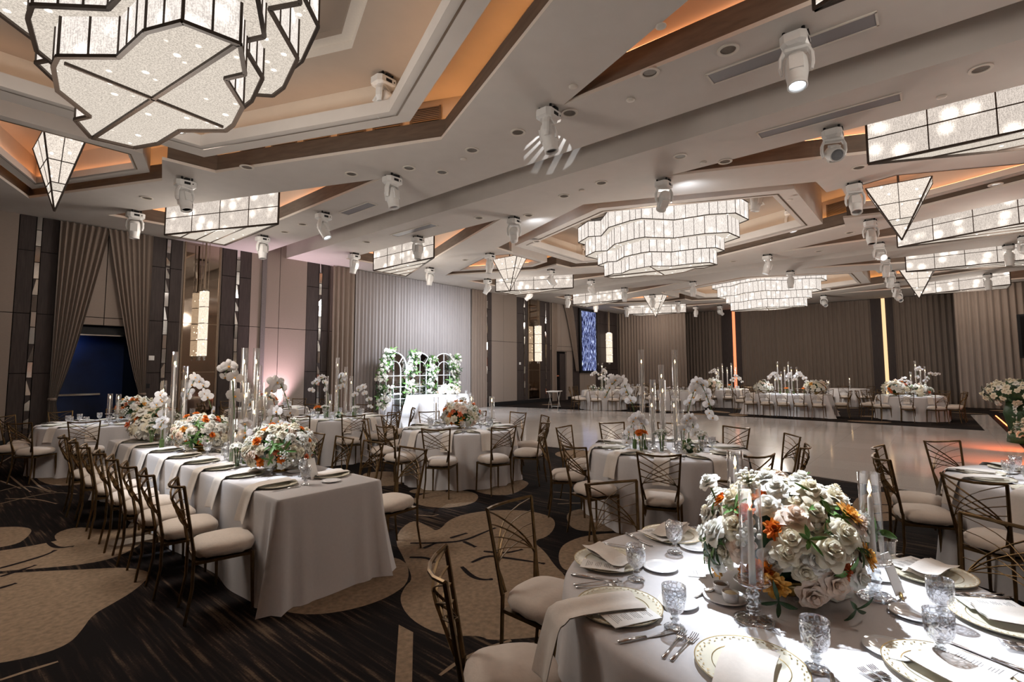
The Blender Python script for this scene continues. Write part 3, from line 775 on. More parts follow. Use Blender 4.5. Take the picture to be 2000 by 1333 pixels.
def chandelier(xc, label):
    t = thing('crystal_chandelier', label, 'chandelier', (xc, YC, 4.30), 0, 'tiered crystal chandeliers')
    fw = 1.0 if xc < 2 else .62
    tiers = [(0.0, .36, 0), (.34, .66, .17), (.64, 1.10, .50), (1.06, 1.50, .70)]
    polys = [[(x * (1 + d / .69), y * (1 + d / 1.44)) for x, y in STAR] for z0, z1, d in tiers]
    for k, ((z0, z1, d), P) in enumerate(zip(tiers, polys)):
        m = MB(); m.cur = 0; m.band(P, z0, P, z1)
        m.cur = 1
        inner = offset(P, -.03)
        m.fill([P], z0 + .012) if k == 0 else m.fill([P, [(x * .995, y * .995) for x, y in polys[k - 1]]], z0 + .012)
        o = m.obj('crystal_tier', [M['cryside'], M['crybot']], t)
        f = MB(); n = len(P)
        for i in range(n):
            a, b = P[i], P[(i + 1) % n]
            frame_bar(f, (*a, z0), (*b, z0), .035 * fw, .03 * fw)
            if k == 3: frame_bar(f, (*a, z1), (*b, z1), .02, .02)
            frame_bar(f, (*a, z0), (*a, z1), .020 * fw, .020 * fw)
            L = math.hypot(b[0] - a[0], b[1] - a[1])
            if L > .26:
                q = 2 if L < .55 else 3 if L < .95 else 4
                for j in range(1, q):
                    c = (a[0] + (b[0] - a[0]) * j / q, a[1] + (b[1] - a[1]) * j / q); frame_bar(f, (*c, z0), (*c, z1), .016 * fw, .016 * fw)
        if k == 0:
            frame_bar(f, (P[4][0] * .9, P[4][1] * .98, 0), (P[13][0] * .9, P[13][1] * .98, 0), .035, .03)
            frame_bar(f, (-.66, -.10, 0), (.66, .10, 0), .022, .03)
        f.obj('tier_frame', M['cryframe'], o)
    r = MB()
    for sx in (-.5, .5):
        for sy in (-.9, .9): r.tube([(sx, sy, 1.4), (sx, sy, 1.78)], .015)
    r.b2((-.9, -1.5, 1.49), (.9, 1.5, 1.51))
    r.obj('suspension', M['cryframe'], t)
    return t
chandelier(1.35, 'huge tiered crystal chandelier nearest the camera, cut off by the top of the photo')
chandelier(12.75, 'tiered crystal chandelier in the middle ceiling coffer, lit white, dark bottom plate visible')
chandelier(24.15, 'smallest looking tiered crystal chandelier, farthest one, before the far dark curtain')

BOX = [(3.52, 7.85), (2.24, 7.85), (3.52, 4.98)]
def box_light(xc, sx, sy, label):
    P = [(sx * x, sy * y) for x, y in BOX]
    cx = sum(p[0] for p in P) / 3; cy = sum(p[1] for p in P) / 3
    P = [(p[0] - cx, p[1] - cy) for p in P]
    t = thing('crystal_ceiling_box', label, 'ceiling light', (xc + cx, YC + cy, 4.80), 0, 'triangular crystal ceiling boxes')
    m = MB(); m.cur = 0; m.band(P, 0, P, 1.28); m.cur = 1; m.fill([P], .01)
    o = m.obj('crystal_body', [M['crybox'], M['crybot']], t)
    f = MB()
    for i in range(3):
        a, b = P[i], P[(i + 1) % 3]
        for z, w in ((0, .035), (.38, .016), (.78, .016), (1.26, .02)): frame_bar(f, (*a, z), (*b, z), w, w)
        n = 4 if math.hypot(b[0] - a[0], b[1] - a[1]) > 2 else 2
        for j in range(n):
            c = (a[0] + (b[0] - a[0]) * j / n, a[1] + (b[1] - a[1]) * j / n); frame_bar(f, (*c, 0), (*c, 1.26), .03 if j == 0 else .016, .03 if j == 0 else .016)
    for j in (1, 2, 3):
        q = j / 4
        a = (P[1][0] + (P[0][0] - P[1][0]) * q, P[1][1] + (P[0][1] - P[1][1]) * q); b = (P[1][0] + (P[2][0] - P[1][0]) * q, P[1][1] + (P[2][1] - P[1][1]) * q)
        frame_bar(f, (*a, 0), (*b, 0), .014, .02)
    f.obj('box_frame', M['cryframe'], t)
    r = MB(); r.tube([(0, 0, .9), (0, 0, 1.30)], .02); r.obj('suspension', M['cryframe'], t)
_bl = [(1.35, 1, 1, 'lit triangular crystal ceiling box nearest to the camera on the left wall side'), (12.75, -1, 1, 'second lit triangular crystal ceiling box from the camera along the left wall'),
       (12.75, 1, 1, 'third lit triangular crystal ceiling box along the left wall, behind a crystal pyramid'), (24.15, -1, 1, 'fourth lit triangular crystal ceiling box along the left wall'),
       (24.15, 1, 1, 'fifth and farthest lit triangular crystal ceiling box along the left wall'), (1.35, 1, -1, 'crystal ceiling box cut off by the top edge right of center'),
       (12.75, -1, -1, 'largest lit crystal ceiling box at the upper right edge'), (12.75, 1, -1, 'second lit crystal ceiling box down the right edge, behind a crystal pyramid'),
       (24.15, -1, -1, 'third lit crystal ceiling box down the right edge'), (24.15, 1, -1, 'lowest and farthest lit crystal ceiling box at the right edge')]
for a in _bl: box_light(*a)

def pyramid(xc, s, label):
    t = thing('crystal_pyramid_pendant', label, 'ceiling light', (xc, YC + s * 5.2, 4.27), 0, 'inverted crystal pyramid pendants')
    H = 1.12
    m = MB()
    def sq(z): a, b = .25 * z / H, .53 * z / H; return [(a, b), (-a, b), (-a, -b), (a, -b)]
    lv = [.02, .30, .42, .74, H]
    for i in range(4):
        m.cur = 1 if i == 1 else 0; m.band(sq(lv[i]), lv[i], sq(lv[i + 1]), lv[i + 1])
    m.cur = 0; m.fill([sq(H)], H)
    m.obj('crystal_body', [M['crypyr'], M['crybot']], t)
    f = MB()
    for i in range(4):
        frame_bar(f, (0, 0, 0), (*sq(H)[i], H), .022, .022)
        for z in lv[1:]: frame_bar(f, (*sq(z)[i], z), (*sq(z)[(i + 1) % 4], z), .014, .014)
        a, b = sq(H)[i], sq(H)[(i + 1) % 4]; c, d = sq(.42)[i], sq(.42)[(i + 1) % 4]
        frame_bar(f, ((c[0] + d[0]) / 2, (c[1] + d[1]) / 2, .42), ((a[0] + b[0]) / 2, (a[1] + b[1]) / 2, H), .012, .012)
    f.obj('pyramid_frame', M['cryframe'], t)
    r = MB(); r.tube([(0, 0, H - .05), (0, 0, 1.60)], .02); r.obj('suspension', M['cryframe'], t)
for xc, s, l in ((1.35, 1, 'slim inverted crystal pyramid in the ceiling niche at the upper left'), (12.75, 1, 'inverted crystal pyramid before the third crystal box near the left wall'), (24.15, 1, 'small far inverted crystal pyramid before the farthest left crystal box'),
                 (12.75, -1, 'large inverted crystal pyramid at the upper right beneath the biggest crystal box'), (24.15, -1, 'smaller inverted crystal pyramid at right, below the larger one'), ):
    pyramid(xc, s, l)

# ------------------------------------------------------------------ ceiling fittings
def moving_head():
    t = thing('moving_head_light', None, 'stage light')
    m = MB()
    m.b2((-.04, -.13, -.05), (.04, .13, -.02)); m.tube([(-.08, -.09, 0.0), (-.08, -.09, -.06)], .018); m.tube([(.08, .09, 0.0), (.08, .09, -.06)], .018); m.tube([(.08, -.09, 0), (.08, -.09, -.06)], .016); m.tube([(-.08, .09, 0), (-.08, .09, -.06)], .016)
    m.tube([(.1, .1, -.03), (.17, .12, -.05), (.2, .06, -.09), (.17, -.02, -.06), (.1, -.05, -.05)], .009); m.tube([(.1, .08, -.05), (.19, .06, -.08), (.16, .0, -.12), (.1, -.02, -.1)], .008)
    m.obj('clamp', M['black'], t)
    m = MB()
    def oct_(a, b, c): return [(a - c, -b), (a, -b + c), (a, b - c), (a - c, b), (-a + c, b), (-a, b - c), (-a, -b + c), (-a + c, -b)]
    m.prism(oct_(.165, .125, .05), -.15, -.06); m.band(oct_(.165, .125, .05), -.15, oct_(.12, .10, .05), -.175); m.fill([oct_(.12, .10, .05)], -.175)
    b = m.obj('base', M['white'], t)
    m = MB(); m.b2((-.05, -.127, -.135), (.05, -.124, -.09)); m.b2((.08, -.127, -.12), (.10, -.124, -.10)); m.obj('display', M['black'], b)
    m = MB(); m.smooth = False
    m.prism(oct_(.13, .06, .03), -.205, -.172)
    for s in (-1, 1):
        m.tube([(s * .115, 0, -.19), (s * .145, 0, -.26), (s * .148, 0, -.36), (s * .135, 0, -.43)], [.05, .052, .05, .035], 8, flat=(.42, 1))
    m.obj('yoke', M['white'], t)
    m = MB(); m.smooth = True
    m.lathe([(.05, -.15), (.085, -.145), (.105, -.09), (.112, 0), (.108, .08), (.095, .17), (.092, .20), (.095, .205), (.095, .235), (.082, .24), (.078, .20), (0.001, .20)], 18)
    m.smooth = False; m.box((0, .1, 0), (.13, .03, .17)); m.box((0, -.1, 0), (.13, .03, .17))
    h = m.obj('head', M['white'], t, (0, 0, -.38))
    h.rotation_euler = (PI, 0, 0)
    m = MB(); m.lathe([(.001, .203), (.076, .203)], 16); m.obj('lens', M['lensoff'], h)
    return reg(t)
M['lensoff'] = pbr('dim_lens', (.34, .35, .37), .1, spec=.8)
MH = moving_head()
_mhu = [False]
LENS_ON = None
def place_mh(x, y, z, pan, tilt, lit, label):
    global LENS_ON
    if not _mhu[0]:
        r = MH; r.location = (x, y, z); r['label'] = label; r['group'] = 'white moving head lights'; _mhu[0] = True
    else:
        r = dup(MH, (x, y, z), 0, label, 'white moving head lights')
    for c in r.children:
        b = c.name.split('.')[0]
        if b == 'yoke': c.rotation_euler = (0, 0, pan)
        if b == 'head':
            c.rotation_euler = (Matrix.Rotation(pan, 4, 'Z') @ Matrix.Rotation(PI + tilt, 4, 'X')).to_euler()
            if lit:
                for l in c.children:
                    me = l.data.copy() if LENS_ON is None else LENS_ON
                    if LENS_ON is None: me.materials[0] = M['lens']; LENS_ON = me
                    l.data = me
    return r
# (x, y, z, pan deg, tilt deg, lit, label)
MHL = [
 (4.12, 5.86, 5.88, 30, 35, 1, 'white moving head light inside the nearest coffer, lens glowing'),
 (3.05, 10.42, ZC, 20, -18, 0, 'white moving head light right of the crystal pyramid at upper left'),
 (3.0, 13.42, ZC, -20, 4, 0, 'white moving head light above the blue doorway'),
 (5.42, 7.4, ZC, 15, -12, 0, 'white moving head light at the tip of the recess beside the first crystal box'),
 (5.75, 10.36, ZC, 30, -28, 1, 'white moving head light right of the nearest left crystal box'),
 (5.75, 13.4, ZC, 10, -6, 0, 'white moving head light above the pale pink lit wall panel'),
 (8.46, 13.38, ZC, 15, 14, 0, 'white moving head light left of the second crystal box'),
 (8.45, 10.38, ZC, 0, -4, 0, 'white moving head light in front of the second crystal box'),
 (11.4, 13.34, ZC, 0, 5, 0, 'white moving head light above the long grey curtain, right of the second box'),
 (5.34, 3.85, ZC, 20, -10, 0, 'white moving head light casting striped light on the ceiling near the center'),
 (8.82, 7.37, ZC, -50, 62, 0, 'white moving head light turned to the camera, left of the middle chandelier coffer'),
 (8.83, 3.75, ZC, -50, 60, 0, 'white moving head light turned to the camera, above the middle chandelier'),
 (11.15, 10.28, ZC, 20, 8, 0, 'white moving head light left of the inverted pyramid near the middle coffer'),
 (14.42, 10.35, ZC, 40, -38, 0, 'white moving head light in front of the third left crystal box'),
 (14.32, 13.32, ZC, 20, 32, 0, 'white moving head light at the left end of the third left crystal box'),
 (17.15, 10.36, ZC, 60, -40, 0, 'white moving head light between the third and fourth left crystal boxes'),
 (17.0, 13.35, ZC, 45, 45, 1, 'white moving head light just below the third left crystal box'),
 (20.0, 13.38, ZC, 10, 8, 0, 'white moving head light at the left end of the fourth left crystal box'),
 (19.8, 10.3, ZC, 0, 0, 0, 'white moving head light at the right end of the fourth left crystal box'),
 (22.5, 10.25, ZC, 0, 0, 0, 'white moving head light before the far small pyramid'),
 (22.5, 13.35, ZC, 0, 0, 0, 'white moving head light just below the fourth left crystal box'),
 (25.8, 13.3, ZC, 0, 4, 0, 'white moving head light at the left end of the farthest left crystal box'),
 (25.7, 10.3, ZC, 0, 0, 0, 'white moving head light before the farthest left crystal box'),
 (28.4, 10.36, ZC, 10, 6, 1, 'white moving head light right of the farthest left box, near the dark curtain'),
 (28.9, 9.2, ZC, 60, -55, 0, 'white moving head light tilted sideways near the orange strip'),
 (14.5, 8.9, 5.88, -40, 45, 0, 'white moving head light in the middle coffer left of its chandelier'),
 (11.0, 8.3, 5.88, -30, 30, 0, 'white moving head light at the left corner inside the middle coffer'),
 (14.75, 2.8, 5.88, -40, -20, 1, 'white moving head light in the middle coffer right of its chandelier'),
 (12.2, 3.0, 5.88, -20, 10, 0, 'white moving head light high in the middle coffer behind its chandelier'),
 (5.78, .98, ZC, -80, -14, 1, 'large white moving head light at the upper right, lens lit downwards'),
 (8.5, 1.02, ZC, -70, -62, 0, 'white moving head light left of the biggest right crystal box'),
 (11.35, 1.06, ZC, -75, -24, 0, 'white moving head light left of the large right pyramid'),
 (14.45, 1.08, ZC, -75, -16, 0, 'white moving head light below the large right pyramid, at its lower left'),
 (17.3, 1.12, ZC, -60, -65, 1, 'white moving head light with lit lens at the left end of the second right box'),
 (19.95, 1.15, ZC, -60, 6, 0, 'white moving head light at the left end of the third right crystal box'),
 (22.7, 1.2, ZC, -60, 30, 0, 'white moving head light below the third right box, beside the small pyramid'),
 (25.9, 1.2, ZC, -60, 30, 0, 'white moving head light at the left end of the farthest right box'),
 (28.4, 1.25, ZC, -60, -52, 0, 'white moving head light tilted sideways above the gold strip'),
 (16.9, 3.9, ZC, 20, 20, 1, 'white moving head light with lit lens between the middle and far chandeliers'),
 (20.3, 3.95, ZC, 10, 4, 0, 'white moving head light in front of the far chandelier'),
 (28.2, 4.1, ZC, -60, -52, 0, 'white moving head light tilted sideways right of the far chandelier'),
 (20.2, 7.45, ZC, 10, 4, 0, 'white moving head light at the left corner of the far coffer'),
 (26.8, 9.1, 5.88, 0, 10, 0, 'white moving head light inside the far coffer, left of its chandelier'),
 (26.8, 3.65, 5.88, 0, 10, 0, 'white moving head light inside the far coffer, right of its chandelier'),
 (20.0, -1.68, ZC, 0, 0, 0, 'grey looking moving head light at the right end of the third right box'),
 (25.8, -1.55, ZC, 0, 0, 0, 'grey looking moving head light at the right end of the farthest right box'),
 (18.9, -1.9, ZC, -60, -62, 1, 'moving head light with lit lens cut off by the right edge'),
]
MHL.sort(key=lambda a: a[5])
for a in MHL: place_mh(a[0], a[1], a[2], R(a[3]), R(a[4]), a[5], a[6])

def cans():
    t = thing('recessed_downlight', None, 'downlight'); t['group'] = 'recessed ceiling downlights'
    m = MB(); m.lathe([(.115, 0), (.115, -.012), (.085, -.012), (.08, 0)], 20, close=False); m.obj('trim_ring', M['lip'], t)
    m = MB(); m.lathe([(.001, -.003), (.084, -.003)], 20); m.obj('lens', M['canlens'], t)
    return reg(t)
CAN = cans()
CANS = [(5.45, 2.45, 'right of the nearest coffer edge, upper center'), (5.6, 1.6, 'beneath the orange recess at the top, right of center'), (5.6, 4.6, 'left of the moving head casting striped light'), (5.62, 3.7, 'right of the moving head casting striped light'), (5.6, 5.55, 'below the nearest coffer corner'),
        (3.55, 9.0, 'right of the upper left crystal pyramid'), (4.9, 7.9, 'above the recess of the first left crystal box'), (5.4, 6.9, 'right of the moving head at the recess tip'), (5.9, 6.6, 'near the trough edge, center left'), (8.2, 4.7, 'past the ceiling trough, near the center'),
        (8.35, 5.65, 'past the ceiling trough, left of the middle coffer'), (8.3, 8.0, 'near the tip of the second box recess'), (8.9, 7.0, 'left of the middle coffer beside a camera facing moving head'), (8.0, 3.1, 'past the trough, right of the middle coffer'), (8.7, 2.6, 'over the middle chandelier, right side'),
        (7.9, -.55, 'at the far upper right, past the trough'), (10.5, .9, 'left of the biggest right crystal box'), (13.2, -1.0, 'under the biggest right crystal box'), (2.9, 12.2, 'above the blue doorway, upper left'),
        (5.9, 11.6, 'right of the first left crystal box'), (5.95, 12.6, 'above the pink lit panel'), (7.9, 11.9, 'left of the second left crystal box'), (10.9, 8.3, 'left of the middle coffer point'), (11.3, 11.5, 'right of the second left crystal box'), (15.5, 1.6, 'right of the middle coffer'), (17.4, 2.6, 'between the middle and far coffers, right'), (17.2, 5.0, 'between the middle and far coffers')]
_pl = False
for x, y, l in CANS:
    if not _pl: CAN.location = (x, y, ZC); tag(CAN, 'round unlit ceiling downlight ' + l); _pl = True
    else: dup(CAN, (x, y, ZC), 0, 'round unlit ceiling downlight ' + l)
for x, y, z, l in ((2.2, 9.2, 5.245, 'glowing blue white'), ):
    c = dup(CAN, (x + .15, 8.5, 5.26), 0, 'small glowing white downlight in the rim of the nearest coffer')
    for k in c.children:
        if k.name.startswith('lens'): k.data = k.data.copy(); k.data.materials[0] = M['canlit']
for (x, y, z, l) in ((3.15, 7.1, 5.88, 'pale round downlight inside the nearest coffer, right of its chandelier'), (.2, 8.3, 5.88, 'pale round downlight inside the nearest coffer, left of its chandelier')):
    dup(CAN, (x, y, z), 0, l)
def sprink():
    t = thing('smoke_detector', None, 'detector'); t['group'] = 'small white ceiling detectors'
    m = MB(); m.smooth = True; m.lathe([(.055, 0), (.055, -.012), (.03, -.02), (.001, -.021)], 16); m.obj('cover', M['lip'], t)
    return reg(t)
SPK = sprink()
for i, (x, y, l) in enumerate(((4.75, 2.0, 'near the top edge, right of center'), (5.1, 3.3, 'between the coffer edge and orange recess'), (5.85, 2.9, 'below the point of the orange recess'), (5.75, 5.9, 'left of the trough near the center'), (8.3, 5.2, 'past the trough, center'), (8.4, -.2, 'near the biggest right crystal box'), (8.5, 2.9, 'past the trough, right of center'), (11.6, 2.2, 'above the right corner of the middle coffer'))):
    lab = 'small round white ceiling detector ' + l
    if i == 0: SPK.location = (x, y, ZC); tag(SPK, lab)
    else: dup(SPK, (x, y, ZC), 0, lab)
for x, y0, y1, w, l in ((6.05, .3, 1.95, .26, 'long grey ceiling air slot behind the large upper right moving head'), (8.05, .2, 1.9, .24, 'long grey ceiling air slot left of the biggest right crystal box'), (6.1, 9.0, 10.1, .24, 'grey ceiling air slot right of the first left crystal box'), (8.0, 9.2, 10.8, .24, 'pale ceiling air slot before the second left crystal box')):
    t = thing('air_slot', l, 'vent', (x, (y0 + y1) / 2, ZC), 0, 'ceiling air slots'); L = (y1 - y0) / 2
    m = MB(); m.b2((-w / 2, -L, -.006), (w / 2, L, -.001)); m.obj('slot', M['duct'], t)
    m = MB()
    for s in (-1, 1): m.b2((s * w / 2 - .012, -L - .01, -.012), (s * w / 2 + .012, L + .01, -.001)); m.b2((-w / 2, s * L - .01, -.012), (w / 2, s * L + .01, -.001))
    m.obj('slot_frame', M['lip'], t)
# ------------------------------------------------------------------ furniture and tableware, first of each kind
def make_chair():
    t = thing('lattice_chair', None, 'chair')
    def w(z): return .155 + (z - .45) * .085
    def yb(z, u=1): return -.195 - max(0, z - .45) * .17 - .066 * (1 - min(1, abs(u))) * min(1, max(0, z - .5) / .3)
    m = MB(); m.smooth = True
    prof = [(.0, -.055), (.72, -.05), (.94, -.035), (1.0, -.005), (.97, .022), (.86, .045), (.6, .058), (.0, .064)]
    n = 36
    def sup(q, e=3.2): c, s = math.cos(q), math.sin(q); return (abs(c) ** (2 / e) * (1 if c > 0 else -1), abs(s) ** (2 / e) * (1 if s > 0 else -1))
    vs = []; fs = []
    for r, z in prof:
        for j in range(n):
            a, b = sup(2 * PI * j / n); tp = 1 - .06 * (1 if b < 0 else 0)
            zz = z + (.006 * math.sin(j * 2.4) if abs(r - .94) < .03 else 0)
            vs.append((a * r * .205 * tp, b * r * .20 + .0, .448 + zz))
    k = len(prof)
    for i in range(k - 1):
        for j in range(n): fs.append((i * n + j, i * n + (j + 1) % n, (i + 1) * n + (j + 1) % n, (i + 1) * n + j))
    m.add(vs, fs); m.obj('seat', M['seat'], t)
    for s in (-1, 1):
        m = MB(); m.tube([(s * .17, .165, .40), (s * .178, .175, .0)], [.0145, .010], 6); m.obj('leg', M['chair'], t)
    for s in (-1, 1):
        m = MB(); m.tube([(s * w(.45), yb(.45), .47), (s * .160, -.198, .22), (s * .172, -.235, .0)], [.0118, .011, .0095], 6); m.obj('leg', M['chair'], t)
    m = MB()
    for s in (-1, 1):
        m.tube([(s * w(z), yb(z), z) for z in (.46, .60, .75, .915)], [.0115, .011, .0105, .0105], 6)
    m.tube([(u * w(.915) * 1.03, yb(.915) - .066 * (1 - u * u), .915 - .016 * (1 - u * u)) for u in (-1, -.6, -.2, .2, .6, 1)], .0095, 6)
    for s in (-1, 1):
        for i, z1 in enumerate((.905, .835, .765, .695)):
            A = (-s * w(.60) * .94, .60 + .008 * i); B = (s * w(z1), z1); Cc = (-s * w(.60) * (.62 - .10 * i), .60 + (z1 - .60) * (.62 - .02 * i))
            pts = [(-s * w(.47) * (.80 + .03 * i), yb(.47), .47), (-s * w(.55) * (.88 + .02 * i), yb(.55), .55)]
            for q in range(9):
                t_ = q / 8; u = (1 - t_) ** 2 * A[0] + 2 * t_ * (1 - t_) * Cc[0] + t_ * t_ * B[0]; z = (1 - t_) ** 2 * A[1] + 2 * t_ * (1 - t_) * Cc[1] + t_ * t_ * B[1]
                pts.append((u, yb(z, (u / w(z)) ** 2) + s * .003, z))
            m.tube(pts, .0074, 4, flat=(.35, 1.2))
    m.obj('backrest', M['chair'], t)
    m = MB(); m.prism([(-.165, -.185), (.165, -.185), (.175, .175), (-.175, .175)], .375, .395); m.obj('seat_frame', M['chair'], t)
    return reg(t)
CHAIR = make_chair(); _cu = [0]
def put_chair(x, y, face, label, group):
    """face: heading (radians) the sitter looks towards"""
    rz = face - PI / 2
    if not _cu[0]:
        CHAIR.location = (x, y, 0); CHAIR.rotation_euler = (0, 0, rz); tag(CHAIR, label, None, group); _cu[0] = 1; return CHAIR
    return dup(CHAIR, (x, y, 0), rz, label, group)

def proto(fn):
    o = fn(); return reg(o), [0]
def put(pr, loc, rz, label, group=None, scale=None):
    o, used = pr
    if not used[0]:
        used[0] = 1; o.location = loc; o.rotation_euler = (0, 0, rz); tag(o, label, None, group)
        if scale: o.scale = (scale,) * 3
        return o
    return dup(o, loc, rz, label, group, scale)
def mk_goblet(lo=False):
    def f():
        n = 10 if lo else 26
        t = thing('cut_glass_goblet', None, 'glass')
        m = MB(); m.smooth = True
        m.lathe([(.001, .052), (.018, .054), (.032, .066), (.040, .085), (.043, .115), (.043, .150), (.0415, .150), (.041, .115), (.038, .088), (.030, .071), (.016, .062), (.001, .060)], n, close=False); m.obj('bowl', M['crystalglass'], t)
        m = MB(); m.smooth = True
        m.lathe([(.001, .0), (.037, .0), (.038, .006), (.030, .010), (.012, .015), (.009, .026), (.016, .032), (.016, .037), (.009, .043), (.014, .050), (.001, .053)], n); m.obj('stem', M['solidglass'], t)
        return t
    return f
GOB = proto(mk_goblet()); GOBL = proto(mk_goblet(True))
def mk_charger(lo=False):
    def f():
        n = 20 if lo else 56
        t = thing('charger_plate', None, 'plate')
        m = MB(); m.smooth = True
        m.lathe([(.001, .004), (.10, .004), (.112, .010), (.150, .013), (.165, .017), (.166, .014), (.15, .009), (.112, .004), (.10, 0.0), (.001, 0.0)], n, close=False); m.obj('plate_body', M['charger'], t)
        m = MB(); m.lathe([(.112, .0106), (.1145, .0114)], n, close=False)
        if not lo:
            r = random.Random(4)
            for k in range(64):
                a = 2 * PI * k / 64; rr = .147 + .009 * (k % 2); q = r.uniform(0, 3)
                for j in range(2):
                    b = a + .02 * j; x, y = rr * math.cos(b), rr * math.sin(b)
                    d = (math.cos(q + j) * .0055, math.sin(q + j) * .0055); e = (-d[1] * .3, d[0] * .3)
                    m.quad((x - d[0], y - d[1], .0157), (x + e[0], y + e[1], .0157), (x + d[0], y + d[1], .0160), (x - e[0], y - e[1], .0157))
        m.lathe([(.1635, .0172), (.1665, .0176)], n, close=False)
        m.obj('gold_rim', M['gold'], t)
        return t
    return f
CHG = proto(mk_charger()); CHGL = proto(mk_charger(True))
def mk_bread(lo=False):
    def f():
        t = thing('bread_plate', None, 'plate')
        m = MB(); m.smooth = True; m.lathe([(.001, .005), (.048, .005), (.058, .011), (.079, .014), (.080, .012), (.06, .006), (.05, 0), (.001, 0)], 14 if lo else 40, close=False); m.obj('plate_body', M['plate'], t); return t
    return f
BRD = proto(mk_bread()); BRDL = proto(mk_bread(True))
def nap_mesh(edge, hang, w=.15, folds=True, lo=False):
    """cloth strip that lies on the plate and falls over the table edge (+y is outwards)"""
    m = MB(); m.smooth = True
    y0 = -.10; L1 = edge - y0; tot = L1 + hang; nv = 14 if lo else 30
    def fn(u, v):
        d = v * tot; x = (u - .5) * w * (1 + .10 * v + (.02 if not lo else 0) * math.sin(7 * v)) + .006 * math.sin(v * 9)
        if d < L1 - .02:
            y = y0 + d; z = .030 - .012 * max(0, (y - .16) / .1) if y > .16 else .030
            z = max(z, .006)
            z += .004 * math.sin(u * 9 + v * 3)
        else:
            a = min(1, (d - L1 + .02) / .05) * PI / 2
            y = edge - .02 + .03 * math.sin(a); z = .010 - .03 * (1 - math.cos(a))
            if d > L1 + .03: z -= (d - L1 - .03); y += (d - L1 - .03) * .22 + .012 * math.sin(u * 6.3 + 1) * (d - L1) / max(hang, .01)
        return (x, y, z)
    m.grid(fn, 4 if lo else 10, nv)
    if not lo:
        o = len(m.v); nvs = [(p[0], p[1] - .0015, p[2] - .004) for p in m.v]; m.add(nvs, [[i for i in f][::-1] for f in m.f])
    return m.mesh('napkin_mesh', M['napkin'])
def mk_nap(edge, hang, lo=False):
    def f():
        t = thing('napkin', None, 'napkin'); link('folded_cloth', nap_mesh(edge, hang, lo=lo), t); return t
    return f
NAP = proto(mk_nap(.245, .24)); NAPL = proto(mk_nap(.25, .22, True))
def mk_napflat():
    t = thing('napkin', None, 'napkin')
    m = MB(); m.smooth = True
    for k in range(3):
        def fn(u, v, k=k):
            x = (u - .5) * .11 + k * .012 - .01; y = (v - .5) * .26
            return (x, y, .028 + .012 * k * (1 - v * .6) + .006 * math.sin(u * 5 + k) + .004 * math.sin(v * 8 + k * 2))
        m.grid(fn, 8, 12)
    m.obj('folded_cloth', M['napkin'], t); return t
NAPF = proto(mk_napflat)
def mk_menu():
    t = thing('menu_card', None, 'card')
    m = MB(); m.b2((-.055, -.10, 0), (.055, .10, .0025)); m.obj('card', M['paper'], t)
    m = MB(); r = random.Random(2)
    for j in range(4):
        for k in range(4):
            y = .075 - j * .042 - k * .008; h = r.uniform(.012, .034); m.b2((-h, y - .0012, .0026), (h, y + .0012, .0030))
    m.obj('printed_lines', M['ink'], t); return t
MENU = proto(mk_menu)
def mk_fork():
    t = thing('fork', None, 'fork')
    m = MB(); m.smooth = True
    m.tube([(0, -.10, .004), (0, -.04, .006), (0, .03, .009), (0, .045, .008)], [.007, .0035, .003, .006], 6, flat=(1, .45))
    m.add([(-.011, .045, .009), (.011, .045, .009), (.0125, .06, .007), (-.0125, .06, .007)], [(0, 1, 2, 3)])
    for k in range(4): x = -.0105 + k * .007; m.tube([(x, .058, .007), (x, .08, .006), (x, .105, .011)], [.0022, .002, .0012], 5)
    m.obj('fork_body', M['silver'], t); return t
FORK = proto(mk_fork)
def mk_knife():
    t = thing('table_knife', None, 'knife')
    m = MB(); m.smooth = True; m.tube([(0, -.11, .006), (0, -.06, .007), (0, 0, .006)], [.0075, .008, .006], 8, flat=(1, .6)); m.obj('handle', M['silver'], t)
    m = MB(); m.add([(-.006, 0, .004), (.005, 0, .004), (.009, .05, .004), (.006, .105, .004), (-.006, .12, .004), (-.006, 0, .007), (-.006, .115, .006)], [(0, 1, 2, 3, 4), (5, 6, 3, 2, 1), (0, 4, 6, 5)]); m.obj('blade', M['silver'], t); return t
KNF = proto(mk_knife)
def mk_tent():
    t = thing('place_card', None, 'card')
    m = MB(); m.b2((-.05, -.04, 0), (.05, .04, .002)); m.obj('card', M['paper'], t)
    m = MB(); m.b2((-.025, -.008, .0021), (.025, -.004, .0026)); m.b2((-.018, .006, .0021), (.018, .009, .0026)); m.obj('written_lines', M['ink'], t); return t
PCARD = proto(mk_tent)

# --- candles
def mk_tallcandle(h, cf):
    def f():
        t = thing('tall_glass_candle', None, 'candle')
        m = MB(); m.smooth = True; m.lathe([(.034, 0), (.032, .01), (.032, h), (.030, h), (.030, .02)], 16, close=False); m.obj('glass_tube', M['glass'], t)
        m = MB(); m.lathe([(.04, 0), (.04, .008), (.02, .012), (.012, .03), (.001, .03)], 14); m.obj('glass_foot', M['solidglass'], t)
        c = h * cf
        m = MB(); m.smooth = True; m.lathe([(.0125, .03), (.0115, c * .6), (.0085, c - .01), (.002, c)], 10); w_ = m.obj('candle', M['wax'], t)
        m = MB(); m.smooth = True; m.lathe([(.0005, c), (.006, c + .012), (.0045, c + .024), (.0005, c + .042)], 8); m.obj('flame', M['flame'], w_)
        return t
    return f
TALL = {h: proto(mk_tallcandle(h, cf)) for h, cf in ((.45, .62), (.62, .78), (.80, .82), (.98, .84), (1.16, .86))}
